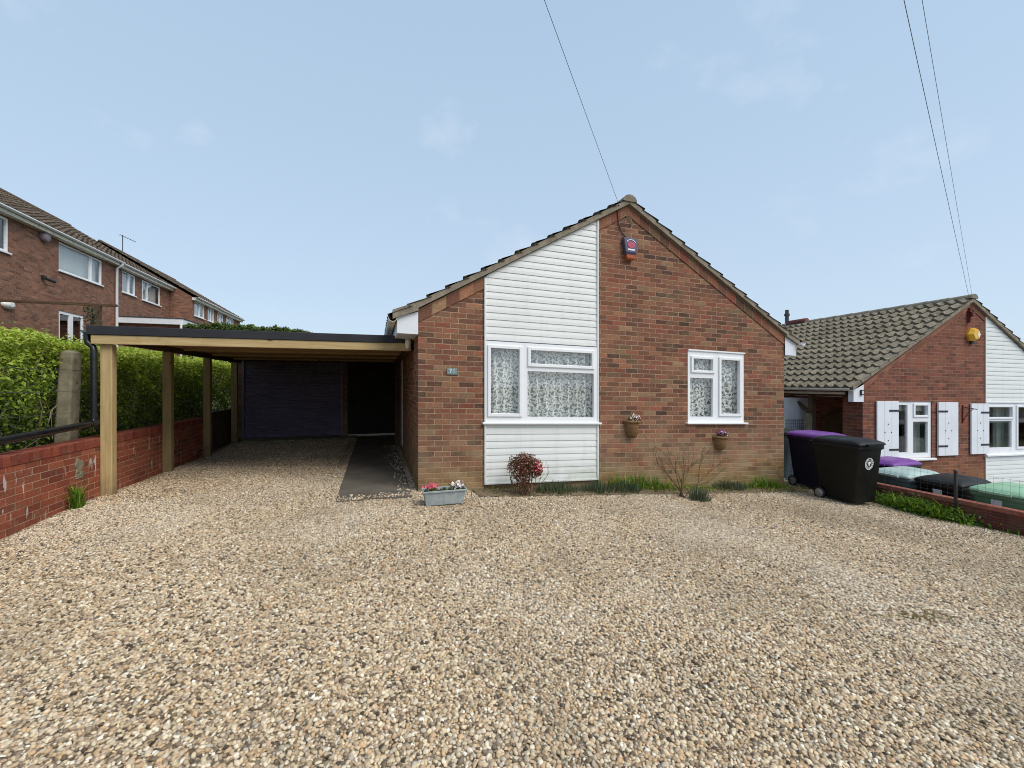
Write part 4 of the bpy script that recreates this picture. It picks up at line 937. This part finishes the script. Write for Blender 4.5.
k = MB(); s_ = lambda z, w: [(-.22-w, 1.05-w, z), (-.22+w, 1.05-w, z), (-.22+w, 1.05+w, z), (-.22-w, 1.05+w, z)]
k.loft([s_(-1.05, .055), s_(.70, .055), s_(.76, .045), s_(.775, .02)], smooth=False); k.build('shaft', M['concrete'], cpz, bevel=.008)
lt = thing('trellis_panel', NEXT, (-.3, 1.4, -1), 'low wire lattice in front of the white boards beside the porch post', 'trellis')
k = MB()
for i in range(12): k.box(-.52+i*.055, -.514+i*.055, 1.40, 1.406, -1, .62)
for i in range(22): k.box(-.52, .09, 1.406, 1.412, -1+i*.075, -.994+i*.075)
k.build('lattice', M['lead'], lt)
k = MB(); k.box(-.55, -.52, 1.38, 1.42, -1.02, .66); k.build('post', M['white_old'], lt)
# roof
eL, eR, nA = (-.36, NE-.13), (NW+.36, NE-.13), (NR, NA+.08)
for e in (eL, eR):
    mb = MB(); tiles(mb, e, nA, -.07, 12.1, .30, .205, .060, .055)
    mb.face([(e[0], -.05, e[1]-.02), (nA[0], -.05, nA[1]-.02), (nA[0], 12.05, nA[1]-.02), (e[0], 12.05, e[1]-.02)])
    mb.build('roof', M['tile_next'], nh)
strip(nh, 'verge', M['verge'], (-.33, NE-.14), (NR, NA), 0, .08, -.06, .05)
strip(nh, 'verge', M['verge'], (NR, NA), (NW+.33, NE-.14), 0, .08, -.061, .05)
strip(nh, 'raking_course', M['brick_next_rake'], (.001, NE), (NR-.001, NA), -.14, -.002, -.012, .02)
strip(nh, 'raking_course', M['brick_next_rake'], (NR+.001, NA), (NS-.001, nt(NS)), -.14, -.002, -.0125, .02)
mb = MB()
for i in range(27):
    v = -.08+i*.45; mb.grid([[(NR+r*cos(a), vv, NA+.07+r*sin(a)*.9) for a in [pi*q/10 for q in range(11)]] for vv, r in ((v, .115), (v+.455, .105))])
    if i == 0: mb.face([(NR+.114*cos(a), v+.002, NA+.07+.103*sin(a)) for a in [pi*q/10 for q in range(11)]])
mb.build('ridge', M['verge'], nh)
mb = MB(); mb.grid([[(NR+r*cos(a), v, NA+.12+r*sin(a)) for a in [pi*q/10 for q in range(11)]] for v, r in ((4.0, .02), (4.05, .13), (4.7, .13), (4.75, .02))]); mb.build('ridge_vent', M['rust'], nh)
fl = MB(); fl.tube([(3.10, 4.75, 3.2), (3.10, 4.75, 3.52)], .075, 12); fo = fl.build('flue', M['white_old'], nh)
k = MB(); k.tube([(3.10, 4.75, 3.52), (3.10, 4.75, 3.76)], .06, 12); k.tube([(3.10, 4.75, 3.76), (3.10, 4.75, 3.82)], .085, 12); k.tube([(3.10, 4.75, 3.82), (3.10, 4.75, 3.95)], .058, 12); k.build('cowl', M['lead'], (nh, fo))
k = MB(); k.face([(-.27, -.02, 1.08), (-.002, -.02, 1.08), (-.002, -.02, 1.44), (-.27, -.02, 1.32)]); k.face([(-.27, -.02, 1.08), (-.27, .09, 1.08), (-.27, .09, 1.32), (-.27, -.02, 1.32)]); k.face([(-.27, .09, 1.08), (-.002, .09, 1.08), (-.002, .09, 1.44), (-.27, .09, 1.32)]); k.face([(-.27, -.02, 1.08), (-.002, -.02, 1.08), (-.002, .09, 1.08), (-.27, .09, 1.08)]); k.build('soffit_box', M['paint_white'], nh)
k = MB(); k.box(-.10, -.035, -.05, -.018, 1.22, 1.24); k.box(-.10, -.035, -.05, -.018, 1.31, 1.33); k.box(-.10, -.08, -.05, -.018, 1.24, 1.31); k.build('bracket', M['iron'], nh)
k = MB(); gutter_u(k, -.34, NE-.11, -.03, 12, .06); k.build('gutter', M['white_old'], nh)
invR = lambda z: NR+(NA-z)/(NA-NE)*NR
clad(nh, 'cladding', NS+.02, NW-.01, 1.10, nt(NS), nt, invR, M['clad'], .0, .1, True)
clad(nh, 'cladding', NS+.02, NW-.01, -.95, -.16, nt, lambda z: 99, M['clad'], .0, .1, True)
k = MB(); k.box(NS-.004, NS+.021, -.02, .03, -1, nt(NS)-.03); k.build('cladding_trim', M['clad'], nh, bevel=.004)
window(nh, mf, *nw1, [(.99, 1.27, .0, 1.02, False), (1.47, 1.84, .80, 1.01, True), (1.43, 1.86, -.02, .66, False)], set_back=.02, sill=.045)
window(nh, mf, *nw2, [(3.68, 4.47, .75, .98, True), (3.68, 4.47, .05, .66, False), (4.66, 5.4, .05, .98, True)], set_back=.0, sill=.04)
k = MB(); k.box(NS, NW-.02, -.03, .04, 1.082, 1.105); k.build('window_head', M['pvc'], nh)
curtain('window_blind', NEXT, (1.4, .2, 0), mf, .92, 1.93, .88, 1.09, .14, M['cloth_white'], 'short white blind in the neighbour window between the shutters', 3, .01, cat='blind')
curtain('window_curtain', NEXT, (1.7, .25, 0), mf, 1.46, 1.90, -.12, 1.06, .20, M['cloth'], 'grey green curtain in the neighbour window between the shutters', 4, .03)
curtain('window_curtain', NEXT, (4.3, .25, 0), mf, 4.2, 4.62, -.06, 1.04, .18, M['cloth'], 'pale curtain behind the neighbour boarded front window', 5, .03)
def shutter(a, b, z0, z1, hinge_left):
    k = MB(); n = 3; w = (b-a)/n
    for i in range(n): k.box(a+i*w+.002, a+(i+1)*w-.002, -.045+.0005*i, -.012, z0, z1)
    o = k.build('shutter', M['paint_white'], nh, bevel=.004)
    for z in (z0+.21, z1-.20):
        k = MB(); x0, x1 = ((a-.01, a+.27) if hinge_left else (b-.27, b+.01)); k.box(x0, x1, -.054, -.044, z-.02, z+.02); k.build('hinge_strap', M['iron'], (nh, o), bevel=.003)
    k = MB(); c = (a+b)/2; zc = (z0+z1)/2-.04
    for dx, dz in ((0, .17), (0, -.17), (-.09, 0), (.09, 0)): k.face([(c+dx+x, -.0465, zc+dz+z) for x, z in ((-.018, 0), (0, -.018), (.018, 0), (0, .018))])
    k.build('cutout', M['iron'], (nh, o))
shutter(.331, .93, -.13, 1.10, False); shutter(2.08, 2.68, -.085, 1.085, True); shutter(3.085, 3.655, -.075, 1.06, False)
ab = thing('alarm_box', NEXT, (3.13, 0, 2.58), 'yellow and white six sided alarm box on the neighbour gable', 'alarm box')
k = MB(); hx = lambda r, d: [(3.13+r*cos(a), d, 2.60+r*sin(a)) for a in [pi/6*0+2*pi*i/6 for i in range(6)]]
k.loft([hx(.16, .0), hx(.165, -.05), hx(.11, -.12)], smooth=False, caps=(False, False)); k.cap(hx(.11, -.12)); k.build('case', M['alarm_yellow'], ab)
k = MB(); k.face([(3.13+.1, -.1225, 2.60), (3.13+.05, -.1225, 2.60+.09), (3.13+.01, -.1225, 2.6), (3.13+.05, -.1225, 2.6-.09)]); k.face([(3.13+r*cos(a), d, 2.6+r*sin(a)) for r, d, a in ((.112, -.1225, 0), (.166, -.052, 0), (.166, -.052, -pi/3), (.112, -.1225, -pi/3))]); k.face([(3.13+r*cos(a), d, 2.6+r*sin(a)) for r, d, a in ((.112, -.1225, 0), (.166, -.052, 0), (.166, -.052, pi/3), (.112, -.1225, pi/3))]); k.build('panel', M['alarm_white'], ab)
k = MB(); k.box(3.09, 3.17, -.05, .0, 2.40, 2.44); k.build('sounder', M['iron'], ab)
br_ = thing('cable_bracket', NEXT, (NR-.02, 0, 3.0), 'rusty dark bracket with insulators just under the neighbour gable peak', 'bracket')
k = MB(); k.box(NR-.10, NR-.06, -.06, 0, 2.87, 3.2); k.box(NR-.10, NR+.06, -.055, -.01, 3.08, 3.11); k.lathe((NR-.08, -.08, 3.0), [(.02, 0), (.03, .03), (.02, .06), (.03, .09), (.01, .1)], 8); k.build('arm', M['rust'], br_)
bk = thing('basket_bracket', NEXT, (2.85, 0, .8), 'dark red iron hanging basket bracket between the two white shutters', 'bracket')
k = MB(); k.box(2.86, 2.885, -.02, 0, .62, 1.02); k.tube([(2.873, -.02, .98), (2.873, -.26, .94)], .009, 5); k.tube([(2.873, -.02, .68), (2.873, -.1, .86), (2.873, -.2, .95)], .008, 5); k.build('arm', M['rust'], bk)

# ------------------------------------------------------------------ terrace on the left
def terrace(label, u, v0, v1, eave, ridge_du, ridge_z, base, wins, downpipes=(), doors=(), lintel=True):
    t = thing('terraced_house', PLOT, (u, (v0+v1)/2, base), label, 'house', 'row of two storey brick houses beyond the hedge')
    m = lambda s, z, d: (u-d, s, z); bu = u-2*ridge_du
    holes = [(w[0], w[1], w[2], w[3]) for w in wins]+[(d[0], d[1], d[2], d[3]) for d in doors]
    mb = MB(); wall_cells(mb, m, v0, v1, base-.6, lambda s: eave, holes, .08)
    mb.build('front_wall', M['brick_terrace'], t)
    tp = topline([(bu, eave), (u-ridge_du, ridge_z), (u, eave)])
    for v in (v0+.001, v1-.001):
        mb = MB(); wall_cells(mb, lambda s, z, d: (s, v, z), bu, u, base-.6, tp, [], .1, (u-ridge_du,)); mb.build('gable_wall', M['brick_terrace'], t)
    mb = MB(); wall_cells(mb, lambda s, z, d: (bu+d, s, z), v0, v1, base-.6, lambda s: eave, []); mb.build('rear_wall', M['brick_terrace'], t)
    sl = (ridge_z-eave)/ridge_du
    for sgn in (1, -1):
        cu = u-ridge_du; e = (cu+sgn*(ridge_du+.26), eave-.01)
        mb = MB(); tiles(mb, e, (cu, ridge_z+.10), v0-(.08 if v0 > 21 else 0), v1+.0, .34, .30, .02, .03); mb.face([(e[0], v0, e[1]-.02), (cu, v0, ridge_z+.08), (cu, v1, ridge_z+.08), (e[0], v1, e[1]-.02)]); mb.build('roof', M['tile_terrace'], t)
    mb = MB(); mb.tube([(u-ridge_du, v0, ridge_z+.09), (u-ridge_du, v1, ridge_z+.09)], .1, 8); mb.build('ridge', M['tile_terrace'], t)
    k = MB(); k.box(u+.001, u+.20, v0, v1, eave-.20, eave-.05); k.build('fascia', M['white_old'], t, bevel=.004)
    k = MB(); gutter_u(k, u+.26, eave-.03, v0-.05, v1+.02, .065); k.build('gutter', M['pvc'], t)
    for w in wins:
        a, b, c, d = w[:4]; W = b-a; f = .05
        if W > 1.7: ps = [(a+f, a+W*w[4]-f, c+f, d-f, False), (a+W*w[4]+f, b-f-.02, c+f, d-f-.02, True)] if w[4] > .5 else [(a+f+.02, a+W*w[4]-f, c+f, d-f-.02, True), (a+W*w[4]+f, b-f, c+f, d-f, False)]
        else: ps = [(a+f, a+W*.5-f*.6, c+f, d-f, False), (a+W*.5+f*.6+.02, b-f-.02, c+f+.01, d-f-.02, True)]
        window(t, m, a, b, c, d, ps, set_back=.02, sill=.05)
        bl = MB(); bl.box(u-.2, u-.19, a+.03, b-.03, c+.02, d-.02); bl.build('blind', M['cloth_white'] if w[5] else M['lace'], t)
    for a, b, c, d in doors:
        window(t, m, a, b, c, d, [(a+.09, (a+b)/2-.10, c+.2, d-.1, False), ((a+b)/2+.10, b-.09, c+.2, d-.1, False)], set_back=.02, sill=0, name='double_door')
    k = MB(); k.box(u-6, u-.4, v0+.1, v1-.1, eave-1.4, eave-1.35); k.box(u-3.2, u-3.1, v0+.1, v1-.1, base, eave-.1); k.build('interior', M['cloth'], t)
    for v in downpipes:
        k = MB(); k.tube([(u+.26, v, eave-.08), (u+.26, v, eave-.16), (u+.08, v, eave-.30), (u+.07, v, base)], .05, 8); k.build('downpipe', M['pvc'], t)
    return t
terrace('nearest terraced house with alarm and double glazed doors, seen above the hedge', -11, 4.0, 16.35, 6.62, 4.2, 9.3, 1.7, [(9.2, 10.76, 5.36, 6.38, .5, 1), (12.9, 15.35, 5.39, 6.38, .72, 1)], (16.25,), [(12.9, 14.25, 1.75, 4.0)])
terrace('middle terraced house with two upstairs windows above a flat roofed extension', -11.02, 16.36, 21.3, 6.60, 4.2, 9.3, 1.7, [(16.85, 17.9, 5.45, 6.38, .5, 1), (18.5, 20.3, 5.42, 6.36, .3, 1)])
terrace('terraced house standing forward, its bare brick side facing the carport', -10, 21.31, 25, 6.18, 4.0, 8.65, 1.7, [(21.65, 23.05, 5.2, 5.97, .5, 1), (23.6, 24.6, 5.2, 5.97, .5, 1)])
terrace('farthest terraced house at the end of the row, beyond the dark hedge top', -10.02, 25.01, 30, 6.16, 4.0, 8.65, 1.7, [(25.3, 26.3, 5.2, 5.95, .5, 1), (27.0, 28.5, 5.2, 5.95, .5, 1)])
ex = thing('flat_roofed_extension', PLOT, (-9.7, 16.5, 1.7), 'single storey brick extension with flat roof and white fascia', 'extension')
k = MB(); k.box(-10.99, -8.75, 16.45, 20, 1.2, 4.03); k.build('wall', M['brick_terrace'], ex)
k = MB(); k.box(-10.99, -8.60, 16.28, 20.1, 4.04, 4.29); k.build('fascia', M['paint_white'], ex, bevel=.01)
k = MB(); k.box(-10.99, -8.58, 16.26, 20.12, 4.292, 4.33); k.build('roof', M['felt'], ex)
k = MB(); k.tube([(-8.64, 16.22, 4.1), (-8.64, 16.22, 1.4)], .05, 8); k.build('downpipe', M['pvc'], ex)
tl = thing('wall_lamp', PLOT, (-10.9, 10.65, 3.8), 'white oval bulkhead light on the nearest terraced house', 'lamp')
k = MB(); k.loft([[(-10.99+d, 10.68+.22*q*cos(a), 3.80+.13*q*sin(a)) for a in [2*pi*i/16 for i in range(16)]] for d, q in ((0, 1), (.05, 1), (.1, .8), (.13, .4))]); k.build('shade', M['lampglass'], tl)
ta = thing('round_alarm', PLOT, (-10.9, 12.15, 6.3), 'round mauve alarm case high on nearest terraced house', 'alarm box')
k = MB(); k.loft([[(-10.99+d, 12.15+q*cos(a), 6.30+q*sin(a)) for a in [2*pi*i/18 for i in range(18)]] for d, q in ((0, .17), (.10, .17), (.14, .12), (.15, .03))]); k.build('case', M['mauve'], ta)
tc = thing('security_camera', PLOT, (-10.9, 12.15, 4.85), 'small black camera on the nearest terraced house wall', 'camera')
k = MB(); k.box(-11, -10.9, 12.06, 12.16, 4.90, 5.02); k.build('mount', M['iron'], tc, bevel=.01)
k = MB(); k.tube([(-10.9, 12.1, 4.93), (-10.75, 12.3, 4.86)], .055, 8); k.build('barrel', M['iron'], tc)
pg = thing('pergola', PLOT, (-9.5, 10, 1.7), 'weathered timber pergola beam and post beyond the hedge', 'pergola')
k = MB(); k.box(-10.98, -8.0, 9.95, 10.02, 3.78, 3.85); k.build('beam', M['oldwood_u'], pg)
k = MB(); k.box(-8.52, -8.40, 9.92, 10.05, 1.3, 3.78); k.build('post', M['oldwood_z'], pg)
n = 500; P = np.stack([rng.normal(-8.6, .11, n), rng.normal(9.96, .07, n), rng.uniform(2.2, 3.75, n)], 1); leafmesh('climber', M['lavender'], P, rng.normal(size=(n, 3)), .09, .05, PLOT, pg)
an = thing('tv_aerial', PLOT, (-14, 23.4, 8.7), 'rooftop television aerial on the terrace ridge', 'aerial')
k = MB(); k.tube([(-14, 23.4, 8.7), (-14, 23.4, 9.75)], .025, 6); k.build('mast', M['lead'], an)
k = MB(); k.tube([(-14.1, 23.35, 9.74), (-13.55, 23.7, 9.52)], .014, 5)
for i in range(7):
    q = i/6; x, y, z = -14.1+.55*q, 23.35+.35*q, 9.74-.22*q; k.tube([(x-.1, y+.16, z), (x+.1, y-.16, z)], .008, 4)
k.build('elements', M['lead'], an)
def far_hedge(label, pts, n, group=None):
    c = pts[len(pts)//2]; t = thing('conifer_hedge', PLOT, (c[0], c[1], .5), label, 'hedge', group); Ps = []; Ns = []
    for (a, b) in zip(pts, pts[1:]):
        m = n//(len(pts)-1); q = rng.random(m)[:, None]; A_, B_ = np.array(a), np.array(b); C = A_+(B_-A_)*q
        h = C[:, 2]-.06+.03*np.sin(C[:, 0]*5)+.03*np.sin(C[:, 0]*13+2)+rng.normal(0, .04, m)
        side = rng.random(m) < .5
        zz = np.where(side, 1.5+(h-1.5)*np.sqrt(rng.random(m)), h-rng.exponential(.10, m))
        off = np.where(side, -.75-rng.normal(0, .06, m), rng.uniform(-.8, .8, m))
        Ps.append(np.stack([C[:, 0], C[:, 1]+off, zz], 1)); Ns.append(rng.normal(size=(m, 3))+np.array((.2, -.6, .8)))
    leafmesh('foliage', M['darkleaf'], np.concatenate(Ps), np.concatenate(Ns), .13, .07, PLOT, t)
    k = MB()
    for i in range(8): p = pts[0][0]+(pts[-1][0]-pts[0][0])*(i+.5)/8; k.tube([(p, c[1], -.1), (p+.05, c[1], 2.6)], [.08, .04], 6)
    k.build('trunks', M['bark'], t)
far_hedge('dark clipped hedge top showing above the carport roof', [(-8.5, 16.9, 4.05), (-7, 16.6, 4.15), (-5, 16.2, 4.0), (-3.9, 16, 3.95), (-3.0, 15.9, 3.6)], 14000)

# ------------------------------------------------------------------ overhead wires
def wire(name, a, b, sag, label, r=.006):
    t = thing(name, Frame(0, 0, 0), a, label, 'wire'); A_, B_ = np.array(a), np.array(b); k = MB()
    k.tube([A_+(B_-A_)*q-np.array((0, 0, sag*4*q*(1-q))) for q in lsp(0, 1, 40)], r, 5); k.build('cable', M['iron'], t)
pa = HOUSE.world((3.09, -.07, 4.37))
wire('overhead_wire', pa, (-10.74, -20, 9.08), .04, 'single black overhead wire rising from the bungalow gable peak', .0028)
pb = NEXT.world((NR-.08, -.08, 3.1))
wire('overhead_wire', pb, (-23.7, -20, 8.83), .08, 'lower and thicker of two wires rising from the neighbour gable', .0024)
wire('overhead_wire', (pb[0]+.05, pb[1], pb[2]+.05), (-23.3, -20, 8.83), .08, 'thinner upper one of two wires rising from the neighbour gable', .0018)

# ------------------------------------------------------------------ camera, light, sky
cam = bpy.data.cameras.new('camera'); co = bpy.data.objects.new('camera', cam); COL.objects.link(co); SC.camera = co
co.location = (0, 0, H); co.rotation_euler = (pi/2, 0, 0); cam.sensor_width = 36; cam.lens = 36*430/1024; cam.clip_end = 3000; cam.clip_start = .05
SUN_EL, SUN_AZ = 50, 126                    # azimuth clockwise from +Y
sd = bpy.data.lights.new('sun', 'SUN'); so = bpy.data.objects.new('sun', sd); COL.objects.link(so)
sd.energy = 1.5; sd.angle = radians(40); sd.color = (1, .94, .84)
so.rotation_euler = (radians(90-SUN_EL), 0, radians(180-SUN_AZ)); so.location = (10, -10, 20)
w = bpy.data.worlds.new('World'); SC.world = w; w.use_nodes = True; T = w.node_tree; T.nodes.clear()
out = T.nodes.new('ShaderNodeOutputWorld'); bg = T.nodes.new('ShaderNodeBackground'); T.links.new(bg.outputs[0], out.inputs[0])
sky = T.nodes.new('ShaderNodeTexSky'); sky.sky_type = 'NISHITA'; sky.sun_disc = False; sky.sun_elevation = radians(SUN_EL); sky.sun_rotation = radians(SUN_AZ)
sky.air_density = 1.0; sky.dust_density = 1.5; sky.ozone_density = 1.2
tc_ = T.nodes.new('ShaderNodeTexCoord')
def N(typ, **k):
    x = T.nodes.new(typ)
    for a, b in k.items(): setattr(x, a, b)
    return x
veil = N('ShaderNodeMix', data_type='RGBA'); veil.inputs[0].default_value = .72; T.links.new(sky.outputs[0], veil.inputs[6])
sepz = N('ShaderNodeSeparateXYZ'); T.links.new(tc_.outputs['Generated'], sepz.inputs[0])
grad = N('ShaderNodeValToRGB'); T.links.new(sepz.outputs[2], grad.inputs[0])
VE = 10.
e = grad.color_ramp.elements; e[0].position = 0.; e[0].color = (.62, .76, .91, 1); e[1].position = .75; e[1].color = (.46, .63, .83, 1)
vs = N('ShaderNodeVectorMath', operation='SCALE'); vs.inputs['Scale'].default_value = VE; T.links.new(grad.outputs[0], vs.inputs[0]); T.links.new(vs.outputs[0], veil.inputs[7])
mp = N('ShaderNodeMapping'); mp.inputs[3].default_value = (1.6, 1.6, 2.6); T.links.new(tc_.outputs['Generated'], mp.inputs[0])
nz = N('ShaderNodeTexNoise'); nz.inputs['Scale'].default_value = 2.1; nz.inputs['Detail'].default_value = 6; nz.inputs['Roughness'].default_value = .55; T.links.new(mp.outputs[0], nz.inputs['Vector'])
mr = N('ShaderNodeMapRange'); mr.inputs[1].default_value = .60; mr.inputs[2].default_value = .85; mr.inputs[3].default_value = 0; mr.inputs[4].default_value = .42; T.links.new(nz.outputs[0], mr.inputs[0])
cl_ = N('ShaderNodeMix', data_type='RGBA'); T.links.new(mr.outputs[0], cl_.inputs[0]); T.links.new(veil.outputs[2], cl_.inputs[6]); cl_.inputs[7].default_value = (.8*VE, .86*VE, .93*VE, 1)
T.links.new(cl_.outputs[2], bg.inputs[0]); bg.inputs[1].default_value = .0575
SC.view_settings.view_transform = 'Standard'; SC.view_settings.look = 'None'; SC.view_settings.gamma = 1; SC.view_settings.exposure = 1.0
SC.cycles.filter_width = 1.0; SC.cycles.max_bounces = 7; SC.cycles.diffuse_bounces = 5; SC.cycles.transparent_max_bounces = 12; SC.cycles.use_denoising = True
